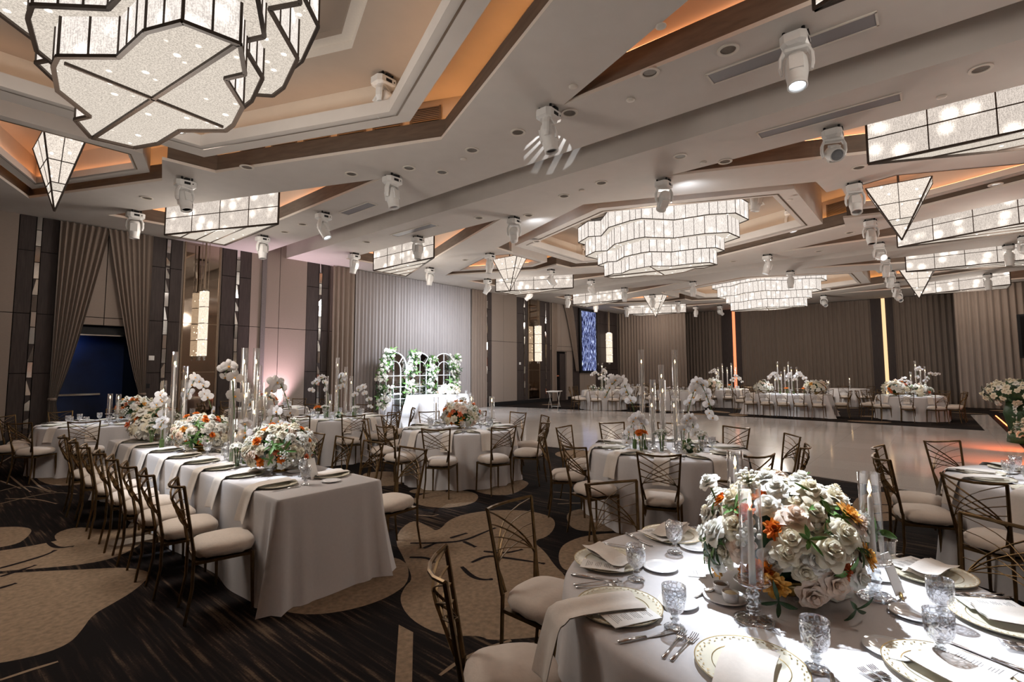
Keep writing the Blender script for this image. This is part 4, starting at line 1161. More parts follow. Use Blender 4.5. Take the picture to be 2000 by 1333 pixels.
def mk_hurricane():
    t = thing('glass_candlestick', None, 'candlestick')
    m = MB(); m.smooth = True
    m.lathe([(.001, 0), (.068, 0), (.070, .008), (.055, .014), (.022, .020), (.018, .034), (.026, .042), (.026, .050), (.019, .058), (.027, .068), (.027, .076), (.019, .085), (.025, .096), (.024, .106), (.016, .118), (.020, .130), (.056, .136), (.066, .146), (.063, .150), (.04, .145), (.001, .144)], 28); m.obj('stick', M['solidglass'], t)
    m = MB(); m.smooth = True; m.lathe([(.040, .146), (.040, .50), (.0385, .50), (.0385, .146)], 28, close=False); m.obj('chimney', M['glass'], t)
    m = MB(); m.smooth = True; m.lathe([(.013, .14), (.0125, .22), (.009, .40), (.003, .412)], 12); c = m.obj('candle', M['wax'], t)
    m = MB(); m.smooth = True; m.lathe([(.0005, .412), (.0075, .428), (.006, .444), (.0005, .470)], 8); m.obj('flame', M['flame'], c)
    return t
HUR = proto(mk_hurricane)
def mk_votive():
    t = thing('votive_candle', None, 'candle')
    m = MB(); m.smooth = True; m.lathe([(.03, 0), (.034, .07), (.032, .07), (.028, .005)], 14, close=False); m.obj('glass_cup', M['glass'], t)
    m = MB(); m.lathe([(.026, .006), (.028, .035), (.001, .035)], 12); c = m.obj('wax', M['wax'], t)
    m = MB(); m.lathe([(.0005, .036), (.005, .046), (.0005, .066)], 8); m.obj('flame', M['flame'], c); return t
VOT = proto(mk_votive)

# --- flowers
def petal_patch(m, q, r0, r1, wd, cup, lift, curl, nu=4, nv=4, ph=0):
    def fn(u, v):
        a = (u - .5); ww = wd * math.sin(PI * min(1, .12 + v * .80)) ** .7
        x = a * ww; rad = r0 + (r1 - r0) * v
        z = lift + cup * (v ** 1.3) - curl * max(0, v - .65) ** 2 * 6 + .05 * math.sin(a * 7 + ph) * v
        rad -= abs(a) * ww * .55 * (1 - v * .3)
        ca, sa = math.cos(q), math.sin(q)
        return (rad * ca - x * sa, rad * sa + x * ca, z)
    m.grid(fn, nu, nv)
def rose_mesh(mat, seed, layers=4, lo=False):
    r = random.Random(seed); m = MB(); m.smooth = True
    g = 2 if lo else 5
    m.lathe([(.001, .1), (.16, .16), (.20, .42), (.13, .58), (.001, .52)], 7 if lo else 10)
    spec = [(.04, .26, .5, .46, .16, .10, 3), (.06, .46, .78, .42, .08, .22, 4), (.08, .70, .95, .30, .02, .30, 5), (.10, .98, 1.05, .12, -.06, .30, 6)][:layers]
    if lo: spec = [spec[1], spec[-1]]
    for k, (r0, r1, wd, cup, lift, curl, n) in enumerate(spec):
        for i in range(n): petal_patch(m, 2 * PI * (i + .5 * (k % 2)) / n + r.uniform(-.2, .2), r0, r1 * r.uniform(.92, 1.06), wd, cup, lift, curl, g, g, r.uniform(0, 6))
    return m.mesh('rose_mesh', mat)
def ruffle_mesh(mat, seed, lo=False):
    r = random.Random(seed); m = MB(); m.smooth = True
    for k, (r1, cup, n) in enumerate(((.30, .62, 6), (.55, .58, 8), (.80, .42, 10), (1.0, .20, 11))):
        if lo and k % 2 == 0: continue
        for i in range(n if not lo else n // 2 + 1): petal_patch(m, 2 * PI * i / n * (1 if not lo else 1.9) + r.uniform(-.2, .2), .04, r1 * r.uniform(.85, 1.1), .55, cup, .0, .15 * r.random(), 2 if lo else 4, 2 if lo else 3, r.uniform(0, 6))
    return m.mesh('ruffle_mesh', mat)
def cluster_mesh(mat, mat2, seed, n=12):
    r = random.Random(seed); m = MB(); m.smooth = True
    for i in range(n):
        a = i * 2.4; rad = .75 * math.sqrt(i / n); x, y = rad * math.cos(a), rad * math.sin(a); z = .75 - rad * rad * .55 + r.uniform(-.08, .08); s = r.uniform(.13, .2)
        m.cur = 0; m.lathe([(.001, -s * .6), (s * .8, -s * .2), (s, .15 * s), (s * .5, s * .75), (.001, s * .6)], 6, (x, y, z))
        m.cur = 1; m.tube([(x * .15, y * .15, -.2), (x, y, z - s * .5)], .022, 3)
    return m.mesh('cluster_mesh', [mat, mat2])
def leaf_mesh(mat, seed, n=5):
    r = random.Random(seed); m = MB(); m.smooth = True
    for i in range(n):
        a = 2 * PI * i / n + r.uniform(-.4, .4); L = r.uniform(.8, 1.4); up = r.uniform(.1, .7); wd = r.uniform(.26, .40)
        def fn(u, v):
            x = (u - .5) * wd * math.sin(PI * min(1, .05 + v * .95)) ** .8; d = v * L; z = up * d - .35 * v * v * L + abs(u - .5) * .12
            return (d * math.cos(a) - x * math.sin(a), d * math.sin(a) + x * math.cos(a), z)
        m.grid(fn, 2, 5)
    return m.mesh('leaf_mesh', mat)
def orchid_mesh(mat):
    m = MB(); m.smooth = True
    for a, L, w in ((90, 1.0, .7), (210, .95, .62), (330, .95, .62), (5, 1.12, 1.25), (175, 1.12, 1.25)):
        a = R(a)
        def fn(u, v):
            x = (u - .5) * w * math.sin(PI * min(1, .06 + v * .88)) ** .6; d = .05 + v * L; z = .12 * math.sin(v * 2.4) - abs(u - .5) * .2
            return (d * math.cos(a) - x * math.sin(a), d * math.sin(a) + x * math.cos(a), z)
        m.grid(fn, 3, 4)
    m.cur = 1; m.lathe([(.001, .02), (.16, .06), (.12, .2), (.001, .28)], 7, (0, -.1, 0))
    return m.mesh('orchid_mesh', [mat, M['pyellow']])
ROSE = {c: [rose_mesh(M[c], 10 + i, 4) for i in range(2)] for c in ('pwhite', 'pcream', 'pblush')}
ROSEL = {c: rose_mesh(M[c], 31, 4, True) for c in ('pwhite', 'pcream', 'pblush')}
RUF = {c: ruffle_mesh(M[c], 3) for c in ('porange', 'pcoral', 'pyellow')}
RUFL = {c: ruffle_mesh(M[c], 5, True) for c in ('porange', 'pcoral', 'pyellow', 'pwhite')}
CLU = cluster_mesh(M['pwhite'], M['stem'], 8, 14)
LEAFS = [leaf_mesh(M['leaf'], 1), leaf_mesh(M['leafdark'], 2, 4), leaf_mesh(M['leaf'], 3, 3)]
ORC = orchid_mesh(M['porchid'])
BOWL = None
def bowl_mesh():
    m = MB(); m.smooth = True
    m.lathe([(.001, 0), (.062, 0), (.064, .008), (.03, .02), (.024, .035), (.06, .05), (.10, .072), (.118, .10), (.112, .10), (.09, .075), (.001, .055)], 28); return m.mesh('bowl_mesh', M['gold'])
BOWLM = bowl_mesh()
def place_flower(me, name, parent, p, nrm, s, rz):
    o = link(name, me, parent); q = Vector(nrm).to_track_quat('Z', 'Y').to_matrix().to_4x4()
    o.matrix_local = Matrix.Translation(Vector(p)) @ q @ Matrix.Rotation(rz, 4, 'Z') @ Matrix.Scale(s, 4); return o
def centerpiece(x, y, z, rad, hgt, n, seed, label, detail=2, bowl=True, warm=.22, group='low white and orange centerpieces'):
    r = random.Random(seed)
    t = thing('flower_centerpiece', label, 'flowers', (x, y, z), 0, group)
    if bowl:
        b = link('bowl', BOWLM, t); b.scale = (rad / .34,) * 2 + (rad / .34 * .75,)
    bz = .06 * rad / .34 if bowl else 0
    core = MB(); core.smooth = True; core.lathe([(.001, bz * .7), (rad * .22, bz * .85), (rad * .46, bz + hgt * .22), (rad * .56, bz + hgt * .42), (rad * .42, bz + hgt * .64), (.001, bz + hgt * .72)], 12); core.obj('moss_core', M['leafdark'], t)
    for i in range(n):
        u = (i + .5) / n; el = math.asin(max(-.95, 1 - 1.52 * u)); az = i * 2.39996 + r.uniform(-.15, .15)
        nx, ny, nz = math.cos(el) * math.cos(az), math.cos(el) * math.sin(az), math.sin(el)
        k = r.uniform(.82, 1.05)
        p = (nx * rad * k * .86, ny * rad * k * .86, bz + hgt * .36 + nz * hgt * .60 * k)
        s = rad * r.uniform(.17, .25) * (.82 if n > 106 else 1 if n > 70 else 1.1 if n > 40 else 1.3)
        c = r.random(); nn = (nx + r.uniform(-.25, .25), ny + r.uniform(-.25, .25), nz + .25 + r.uniform(-.1, .2))
        if c < warm:
            col = r.choice(['porange', 'porange', 'pcoral', 'pyellow']); me = RUF[col] if detail > 1 else RUFL[col]; place_flower(me, 'orange_ranunculus', t, p, nn, s * .72, r.uniform(0, 6))
        elif c < .93:
            col = r.choice(['pwhite', 'pwhite', 'pwhite', 'pwhite', 'pcream', 'pcream', 'pcream', 'pblush']); me = r.choice(ROSE[col]) if detail > 1 else ROSEL[col]; place_flower(me, 'blush_rose' if col == 'pblush' else 'white_rose', t, p, nn, s, r.uniform(0, 6))
        else: place_flower(CLU, 'blossom_cluster', t, p, nn, s * .9, r.uniform(0, 6))
    for i in range(max(5, n // 5)):
        az = i * 2.1 + r.uniform(-.3, .3); el = r.uniform(-.25, 1.0); nx, ny, nz = math.cos(el) * math.cos(az), math.cos(el) * math.sin(az), math.sin(el)
        place_flower(r.choice(LEAFS), 'leaf_sprig', t, (nx * rad * .84, ny * rad * .84, bz + hgt * .34 + nz * hgt * .55), (nx, ny, nz + .1), rad * r.uniform(.16, .26), r.uniform(0, 6))
    return t
def budvase(x, y, z, kind, seed, label, lo=False):
    r = random.Random(seed)
    t = thing('bud_vase', label, 'vase', (x, y, z), 0, 'small bud vases')
    m = MB(); m.smooth = True; m.lathe([(.03, 0), (.035, .01), (.03, .10), (.034, .14), (.032, .14), (.028, .10)], 14, close=False); m.obj('glass', M['glass'], t)
    m = MB()
    for k in range(6): a = k * 1.05; m.tube([(.012 * math.cos(a), .012 * math.sin(a), .01), (.022 * math.cos(a), .022 * math.sin(a), .14), (.04 * math.cos(a), .04 * math.sin(a), .2)], .0045, 4)
    m.obj('stems', M['stem'], t)
    n = 5 if kind == 'orange' else 7
    for k in range(n):
        a = k * 2.4; rad = .05 * math.sqrt(k / n) * 1.3; p = (rad * math.cos(a), rad * math.sin(a), .20 + .02 * (1 - k / n)); nn = (math.cos(a) * rad * 12, math.sin(a) * rad * 12, 1)
        if kind == 'orange': place_flower(RUFL['porange'] if lo else RUF['porange'], 'orange_ranunculus', t, p, nn, .05, k)
        elif kind == 'cluster': place_flower(CLU, 'blossom_cluster', t, p, nn, .045, k)
        else: place_flower(ROSEL['pwhite'] if lo else ROSE['pwhite'][k % 2], 'white_rose', t, p, nn, .042, k)
    return t
def orchid(x, y, z, h, reach, az, nb, label, droop=.25, s=.07):
    t = thing('orchid_spray', label, 'orchid', (x, y, z), 0, 'white orchid sprays')
    m = MB(); pts = []
    for i in range(13):
        v = i / 12; d = reach * max(0, v - .35) / .65; zz = h * min(1, v * 1.6) - droop * max(0, v - .55) ** 2 * 5
        pts.append((d * math.cos(az), d * math.sin(az), zz))
    m.tube(pts, .005, 5)
    m.lathe([(.001, 0), (.024, 0), (.026, .1), (.02, .11)], 10)
    m.obj('stem', M['stem'], t)
    r = random.Random(int(x * 100 + y * 10))
    for k in range(nb):
        v = .42 + .58 * k / max(1, nb - 1); i = min(11, int(v * 12)); f = v * 12 - i; a, b = Vector(pts[i]), Vector(pts[i + 1]); p = a.lerp(b, f) + Vector((r.uniform(-.02, .02), r.uniform(-.02, .02), r.uniform(-.03, .03)))
        cam_d = Vector((-x, -y, 0)).normalized(); nn = cam_d + Vector((r.uniform(-.8, .8), r.uniform(-.8, .8), r.uniform(-.5, .4)))
        o = place_flower(ORC, 'orchid_bloom', t, p, nn, s * r.uniform(.85, 1.15) * (1 - .25 * k / nb), r.uniform(-.4, .4))
    return t

# --- cloths
def round_cloth(x, y, rad, h, seed, label, group='round tables under white cloths', nf=15):
    r = random.Random(seed); n = 168
    f1 = [r.uniform(0, 6) for _ in range(4)]
    def fold(q): return .55 * math.sin(nf * q + f1[0] + .6 * math.sin(3 * q + f1[1])) + .30 * math.sin((nf * 2 - 5) * q + f1[2]) + .25 * math.sin(7 * q + f1[3])
    m = MB(); m.smooth = True
    prof = [(0.0, 0, 0), (.5, 0, 0), (.88, 0, 0), (.965, -.000, 0), (.99, -.006, 0), (1.0, -.022, .03), (1.006, -.06, .10), (1.012, -.14, .25), (1.022, -.26, .45), (1.034, -.40, .65), (1.048, -.55, .85), (1.06, -.68, .97), (1.068, -h + .004, 1.05)]
    vs = []; fs = []
    for k, (rr, dz, a) in enumerate(prof):
        for j in range(n):
            q = 2 * PI * j / n; rd = rad * rr + a * .055 * fold(q)
            vs.append((rd * math.cos(q), rd * math.sin(q), h + dz))
    K = len(prof)
    for i in range(K - 1):
        for j in range(n): fs.append((i * n + j, i * n + (j + 1) % n, (i + 1) * n + (j + 1) % n, (i + 1) * n + j))
    m.add(vs, fs)
    t = thing('round_table', label.replace('white cloth', 'round banquet table under white cloth'), 'table', (x, y, 0), 0, group)
    m.obj('tablecloth', M['cloth'], t)
    return t
def rect_cloth(cx, cy, lx, ly, h, label, rz=0, mat='cloth', seed=1, corner=.12, spread=.07, group=None):
    """long table cloth; its corners hang in cones and pool on the floor"""
    r = random.Random(seed); m = MB(); m.smooth = True
    per = []; N_ = 40; M_ = 64
    hx, hy = lx / 2, ly / 2
    def side(ax, ay, bx, by, k):
        for i in range(k): t = i / k; per.append((ax + (bx - ax) * t, ay + (by - ay) * t))
    kx = max(14, int(lx * 26)); ky = max(14, int(ly * 26))
    side(-hx, -hy, hx, -hy, kx); side(hx, -hy, hx, hy, ky); side(hx, hy, -hx, hy, kx); side(-hx, hy, -hx, -hy, ky)
    n = len(per); cs = [(-hx, -hy), (hx, -hy), (hx, hy), (-hx, hy)]
    lv = [(0, 0), (.006, -.004), (.014, -.016), (.02, -.05), (.03, -.15), (.045, -.3), (.06, -.45), (.075, -.6), (.09, -.71), (.10, -h + .003)]
    ph = r.uniform(0, 6); vs = [(p[0], p[1], h) for p in per]
    for o_, dz in lv[1:]:
        a = min(1, -dz / h)
        for i, p in enumerate(per):
            dc, c = min((math.hypot(p[0] - c[0], p[1] - c[1]), c) for c in cs)
            g = math.exp(-(dc / .16) ** 2)
            nx = (p[0] / hx if abs(abs(p[0]) - hx) < 1e-4 else 0); ny = (p[1] / hy if abs(abs(p[1]) - hy) < 1e-4 else 0)
            if abs(nx) and abs(ny): nx *= .72; ny *= .72
            s = i / n * 2 * PI; L = 2 * (lx + ly)
            w = .018 * a * (math.sin(L * 4.2 * i / n + ph) + .6 * math.sin(L * 9 * i / n + ph * 2))
            w += g * a * .05 * math.sin(dc * 42)
            d = o_ * spread / .07 * .8 + g * corner * a ** 1.3 + w
            if g > .35 and (abs(nx) < .5 or abs(ny) < .5):
                ux, uy = c[0] / hx, c[1] / hy; nx = nx * (1 - g * .5) + ux * .5 * g; ny = ny * (1 - g * .5) + uy * .5 * g
            vs.append((p[0] + nx * d, p[1] + ny * d, h + dz))
    fs = [list(range(n))]
    for k in range(len(lv) - 1):
        for i in range(n): fs.append((k * n + i, k * n + (i + 1) % n, (k + 1) * n + (i + 1) % n, (k + 1) * n + i))
    m.add(vs, fs)
    t = thing('banquet_table', label, 'table', (cx, cy, 0), rz, group)
    m.obj('tablecloth', M[mat], t)
    return t
# ------------------------------------------------------------------ tables, chairs and what stands on them
TH = .762
ORD = ['first', 'second', 'third', 'fourth', 'fifth', 'sixth', 'seventh', 'eighth', 'ninth', 'tenth', 'eleventh', 'twelfth']
def seat_phrase(i):
    return ORD[i] + ' clockwise from front'
def order_from_front(cx, cy, angs):
    """seats numbered as seen in the photo: the one nearest the camera first, then clockwise seen from above"""
    fa = math.degrees(math.atan2(-cy, -cx))
    def k(a): return (fa - a) % 360
    st = min(angs, key=lambda a: min((a - fa) % 360, (fa - a) % 360))
    return sorted(angs, key=lambda a: (st - a) % 360)
def round_set(cx, cy, rad, angs, name, seed, hi=False, lo=False, settings=True, cdist=.23, skipchair=(), goblets=True, bread=True, knives=False):
    round_cloth(cx, cy, rad, TH, seed, 'white cloth, ' + name)
    r = random.Random(seed)
    seq = order_from_front(cx, cy, angs)
    for i, a in enumerate(seq):
        q = R(a); c, s = math.cos(q), math.sin(q); ph = seat_phrase(i)
        if a not in skipchair:
            d = rad + cdist + r.uniform(-.03, .05)
            put_chair(cx + d * c, cy + d * s, q + PI + r.uniform(-.06, .06), 'gold lattice chair at the %s, %s' % (name, ph), 'chairs at the ' + name)
        if not settings: continue
        def at(dr, dt): return (cx + (rad - dr) * c - dt * s, cy + (rad - dr) * s + dt * c, TH + .001)
        put(CHGL if lo else CHG, at(.245, 0), q, 'cream charger plate on the %s, %s' % (name, ph), 'plates on the ' + name)
        put(NAPL if lo else NAP, at(.245, r.uniform(-.02, .02)), q - PI / 2, 'ivory napkin hanging off the %s, %s' % (name, ph), 'napkins on the ' + name)
        if goblets: put(GOBL if lo else GOB, at(.43, .14), q, 'cut glass goblet on the %s, %s' % (name, ph), 'goblets on the ' + name)
        if bread: put(BRDL if lo else BRD, at(.40, -.17), q, 'white bread plate on the %s, %s' % (name, ph), 'bread plates on the ' + name)
        if knives: put(KNF, at(.24, .20), q + PI / 2, 'steel knife on the %s, %s' % (name, ph), 'knives on the ' + name)
def spread(ph, n): return [(ph + k * 360 / n) % 360 for k in range(n)]
def tallgroup(spots, name, z=TH):
    for i, (x, y, h) in enumerate(spots): put(TALL[h], (x, y, z + .001), i * .7, 'tall tube candle on the %s, %s nearest' % (name, ORD[i]), 'tall candles on the ' + name)
def bynear(sp): return sorted(sp, key=lambda p: p[0] * p[0] + p[1] * p[1])

# mid table by the dance floor
round_set(5.8, 2.5, .9, spread(200, 10), 'round table by the dance floor', 51, knives=True)
tallgroup(bynear([(5.62, 2.72, 1.16), (5.78, 2.66, .80), (5.66, 2.62, .62), (5.86, 2.58, .98), (5.70, 2.50, .80), (5.94, 2.44, 1.16), (5.78, 2.40, .62), (5.88, 2.36, .45)]), 'round table by the dance floor')
orchid(5.52, 2.78, TH, .84, .34, R(130), 10, 'white orchid spray arching left on the round table by the dance floor')
orchid(5.56, 2.66, TH, .42, .24, R(150), 10, 'low white orchid spray on the left of the round table by the dance floor', .3)
orchid(5.95, 2.30, TH, .80, .30, R(-50), 12, 'white orchid spray drooping right on the round table by the dance floor', .45)
orchid(5.80, 2.30, TH, .36, .14, R(-70), 10, 'short white orchid spray on the right of the round table by the dance floor', .2)
centerpiece(5.62, 2.16, TH, .11, .12, 12, 17, 'small white flower bunch at the front of the round table by the dance floor', 1, False, 0)
budvase(5.36, 2.62, TH, 'orange', 1, 'glass bud vase of orange ranunculus on the round table by the dance floor')
budvase(5.46, 2.42, TH, 'cluster', 2, 'glass bud vase of tiny blossoms, round table by the dance floor')
budvase(5.74, 2.08, TH, 'white', 3, 'glass bud vase of white roses on the round table by the dance floor')
put(VOT, (5.9, 2.9, TH + .001), 0, 'lit votive candle at the back of the round table by the dance floor', 'votive candles')

# second table
round_set(5.7, 5.9, .9, spread(214, 10), 'round table with orange centerpiece', 52, knives=True)
centerpiece(5.66, 5.84, TH, .34, .38, 64, 5, 'white and orange flower centerpiece on the round table left of the dance floor', 1)
for i, (x, y) in enumerate(((5.30, 6.02), (5.96, 5.45), (6.06, 6.0))): put(HUR, (x, y, TH + .001), 0, 'glass candlestick with chimney beside the orange centerpiece, %s from the camera' % ORD[i], 'glass candlesticks')

# table before the sweetheart table
round_set(5.4, 9.05, .9, spread(250, 10), 'round table before the grey curtain', 53, lo=True)
tallgroup(bynear([(5.30, 9.25, .80), (5.42, 9.08, 1.16), (5.55, 8.98, .98), (5.62, 8.90, .80), (5.28, 9.08, .45), (5.48, 9.20, .62)]), 'round table before the grey curtain')
orchid(5.3, 9.2, TH, .80, .30, R(140), 7, 'white orchid spray arching left on the round table before the grey curtain')
orchid(5.45, 9.05, TH, .86, .06, R(-40), 5, 'white orchid cluster atop the candles before the long grey curtain')
orchid(5.62, 8.8, TH, .62, .32, R(-40), 7, 'white orchid spray drooping right on the round table before the grey curtain', .4)
budvase(5.05, 9.1, TH, 'orange', 4, 'bud vase of orange flowers on the round table before the grey curtain', True)
budvase(5.12, 8.98, TH, 'cluster', 5, 'bud vase of tiny blossoms, round table before the grey curtain', True)
budvase(5.55, 8.62, TH, 'white', 6, 'bud vase of white roses on the round table before the grey curtain', True)
centerpiece(5.32, 8.80, TH, .13, .13, 12, 16, 'small low white flower bunch on the round table before the grey curtain', 1, False, 0)

# far left table
round_set(2.25, 11.35, .9, spread(214, 10), 'round table before the blue doorway', 54, lo=True)
centerpiece(2.72, 11.45, TH, .34, .40, 60, 7, 'white and orange flower centerpiece before the blue doorway', 1)
for i, (x, y) in enumerate(((2.42, 11.25), (2.36, 11.55), (3.02, 11.2))): put(HUR, (x, y, TH + .001), 0, 'glass candlestick with chimney before the blue doorway, %s in the row' % ORD[i], 'glass candlesticks')

# table in front of the pink lit panel
round_set(5.55, 12.35, .9, spread(250, 10), 'round table by the pink wall', 55, lo=True)
centerpiece(5.35, 12.1, TH, .34, .38, 36, 9, 'white and orange flower centerpiece before the pink lit wall', 1)
for i, (x, y) in enumerate(((5.1, 12.3), (5.75, 11.95))): put(HUR, (x, y, TH + .001), 0, 'glass candlestick with chimney before the pink lit wall, %s' % ('left one' if i == 0 else 'right one'), 'glass candlesticks')

# right hand table
round_set(6.1, -.88, .9, [112, 84, 148, 184, 40, 222], 'round table cut by right edge', 56)
budvase(6.35, -.9, TH, 'white', 7, 'bud vase of white roses on the round table cut by right edge')

# far tables
round_set(21.4, .8, .92, spread(178, 10), 'far right round table', 57, lo=True)
centerpiece(21.1, 1.15, TH, .42, .45, 34, 11, 'white flower centerpiece, left one on the far right round table', 1, True, .08)
centerpiece(21.2, .55, TH, .36, .34, 26, 12, 'lower white flower centerpiece, right one on the far right round table', 1, True, .05)
tallgroup(bynear([(21.5, .62, 1.16), (21.55, .5, .98), (21.4, .75, .80), (21.6, .38, .98)]), 'far right round table')
orchid(21.5, .6, TH, .95, .10, R(-80), 5, 'white orchid spray atop candles on the far right round table', .1, .08)
orchid(21.5, .75, TH, .60, .40, R(110), 6, 'white orchid spray reaching left on the far right round table', .2, .08)
orchid(21.6, .42, TH, .72, .40, R(-80), 6, 'white orchid spray reaching right on the far right round table', .0, .08)
round_set(18.95, 10.95, .9, spread(195, 10), 'far round table before the screen', 58, lo=True)
tallgroup(bynear([(18.9, 10.95, 1.16), (19.0, 10.85, .98), (19.0, 11.05, .80)]), 'far round table before the screen')
for i, (h, az, l) in enumerate(((.78, 130, 'left'), (.9, -50, 'middle'), (.7, -50, 'right'))): orchid(18.95, 11.05 - .12 * i, TH, h, .38 if i != 1 else .1, R(az), 5, 'white orchid spray, %s one, on the far round table before the screen' % l, .15, .085)
centerpiece(18.7, 11.3, TH, .18, .26, 14, 21, 'small blush flower bunch on the far round table before the screen', 1, False, .15)
budvase(18.75, 10.55, TH, 'orange', 9, 'bud vase of orange flowers on the far round table before the screen', True)
centerpiece(18.7, 10.95, TH, .14, .18, 10, 22, 'small white flower bunch on the far round table before the screen', 1, False, 0)
round_set(23.4, 7.3, .92, spread(200, 10), 'far round table by orange strip', 59, lo=True)
centerpiece(23.0, 7.75, TH, .42, .42, 30, 13, 'white flower centerpiece by the orange lit strip', 1, True, .04)
tallgroup(bynear([(23.2, 7.55, .98), (23.3, 7.4, 1.16), (23.3, 7.2, .98), (23.4, 7.05, 1.16), (23.45, 6.9, .98), (23.4, 7.7, .80)]), 'far round table by orange strip')
orchid(23.3, 7.6, TH, .85, .30, R(120), 6, 'white orchid spray reaching left by the orange lit strip', .1, .085)
orchid(23.3, 7.05, TH, .62, .45, R(-70), 7, 'white orchid spray drooping right by the orange lit strip', .3, .085)
budvase(22.9, 7.0, TH, 'orange', 10, 'bud vase of orange flowers by the orange lit strip', True)
round_set(20.6, 8.35, .9, spread(196, 10), 'far table behind the tall candles', 60, lo=True)
round_set(23.2, 11.9, .9, spread(205, 10), 'far left corner round table', 61, lo=True)
round_set(27.2, 3.2, .8, [180, 140, 225], 'small far table by the curtain', 62, lo=True, settings=False)
put(HUR, (27.0, 3.1, TH + .001), 0, 'candlestick standing on the small far table by the curtain', 'glass candlesticks')

# long far table
NM = 'far long table'
rect_cloth(20.55, 4.25, .95, 2.55, TH, 'long banquet table under white cloth facing the dance floor, far away', 0, 'cloth', 4, .10, .10)
for k in range(5):
    y = 5.32 - k * .535
    put_chair(19.75, y, .0 + rnd.uniform(-.08, .08), 'gold lattice chair at the %s, near side, %s from left' % (NM, ORD[k]), 'chairs at the ' + NM)
    put(CHGL, (20.28, y, TH + .001), PI, 'cream charger plate on the %s, near side, %s from the left' % (NM, ORD[k]), 'plates on the ' + NM)
    put(NAPL, (20.30, y, TH + .001), PI / 2, 'ivory napkin on the %s, near side, %s from the left' % (NM, ORD[k]), 'napkins on the ' + NM)
    put(GOBL, (20.45, y - .12, TH + .001), 0, 'cut glass goblet on the %s, near side, %s from the left' % (NM, ORD[k]), 'goblets on the ' + NM)
for k in range(5):
    y = 5.32 - k * .535; put_chair(21.35, y, PI, 'gold lattice chair at the %s, back side, %s from left' % (NM, ORD[k]), 'chairs at the ' + NM)
put_chair(20.5, 5.85, -PI / 2, 'gold lattice chair at the left end of the ' + NM, 'chairs at the ' + NM); put_chair(20.7, 2.65, PI / 2, 'gold lattice chair at the right end of the ' + NM, 'chairs at the ' + NM)
centerpiece(20.5, 5.05, TH, .36, .40, 28, 14, 'white flower centerpiece at the left of the far long table', 1, True, .05)
centerpiece(20.5, 3.35, TH, .40, .46, 32, 15, 'white flower centerpiece at the right of the far long table', 1, True, .05)
tallgroup(bynear([(20.5, 4.55, 1.16), (20.55, 4.45, .80), (20.5, 4.32, .98), (20.6, 4.22, 1.16), (20.5, 4.10, .98), (20.6, 3.95, .98), (20.5, 4.65, .62)]), NM)
orchid(20.5, 4.5, TH, .78, .36, R(95), 7, 'white orchid spray arching left on the far long table', .25, .085)
orchid(20.5, 4.25, TH, .72, .1, R(-80), 6, 'white orchid cluster in the middle of the far long table', .1, .085)
orchid(20.5, 4.05, TH, .78, .40, R(-85), 7, 'white orchid spray arching right on the far long table', .35, .085)
budvase(20.3, 4.25, TH, 'orange', 11, 'bud vase of orange flowers in the middle of the far long table', True)
budvase(20.35, 3.7, TH, 'orange', 12, 'bud vase of orange flowers right of the middle on the far long table', True)
put(HUR, (20.5, 2.98, TH + .001), 0, 'glass candlestick with chimney at the right end of the far long table', 'glass candlesticks')

# ------------------------------------------------------------------ long near table at left
NM = 'long table at left'
rect_cloth(2.19, 6.10, .86, 4.84, TH, 'long banquet table under a white cloth pooling on the carpet at left', 0, 'cloth', 2, .05, .05)
LY = [4.15, 4.76, 5.27, 5.78, 6.27, 6.87, 7.45, 8.05]
for k, y in enumerate(LY):
    put_chair(1.50 + (.0 if k else .03), y - .10, R(-4 if k else -10) + rnd.uniform(-.05, .05), 'gold lattice chair, left side of the %s, %s from camera' % (NM, ORD[k]), 'chairs at the ' + NM)
    for sd, x, rz, nm in ((-1, 1.95, PI, 'left side'), (1, 2.43, 0, 'right side')):
        lab = '%s of the %s, %s from camera' % (nm, NM, ORD[k])
        put(CHG, (x, y, TH + .001), rz, 'cream charger plate on the ' + lab, 'plates on the ' + NM)
        put(NAP, (x + sd * -.045, y + .02, TH + .001), PI / 2 if sd < 0 else -PI / 2, 'ivory napkin on the ' + lab, 'napkins on the ' + NM)
        put(GOB, (x - sd * .17, y + .16 * sd, TH + .001), 0, 'cut glass goblet on the ' + lab, 'goblets on the ' + NM)
        put(BRD, (x - sd * .12, y - .22 * sd, TH + .001), 0, 'white bread plate on the ' + lab, 'bread plates on the ' + NM)
        put(KNF, (x, y + .195 * sd, TH + .001), PI / 2 if sd < 0 else -PI / 2, 'steel knife on the ' + lab, 'knives on the ' + NM)
for k, y in enumerate((4.02, 4.72, 5.28, 5.9, 6.5, 7.1, 7.7)):
    put_chair(2.98, y, PI + rnd.uniform(-.08, .08), 'gold lattice chair, right side of the %s, %s from camera' % (NM, ORD[k]), 'chairs at the ' + NM)
centerpiece(2.25, 4.72, TH, .33, .40, 118, 31, 'white and orange flower centerpiece in a gold bowl, nearest on the long table', 2, True, .2)
centerpiece(2.20, 6.55, TH, .34, .38, 112, 32, 'white and orange flower centerpiece in the middle of the long table', 2, True, .2)
centerpiece(2.12, 8.0, TH, .34, .42, 64, 33, 'white flower centerpiece at the far end of the long table', 1, True, .15)
tallgroup(bynear([(2.12, 5.50, .98), (2.22, 5.42, .80), (2.24, 5.55, 1.16), (2.34, 5.50, 1.16), (2.28, 5.36, .62), (2.40, 5.40, .80), (2.18, 5.66, .98), (2.42, 5.62, .98), (2.08, 5.30, .45)]), 'long table front cluster')
tallgroup(bynear([(2.02, 7.20, .62), (2.12, 7.30, 1.16), (2.22, 7.22, .98), (2.16, 7.45, 1.16), (2.04, 7.40, .80), (2.26, 7.40, .80), (2.30, 7.18, .45)]), 'long table rear cluster')
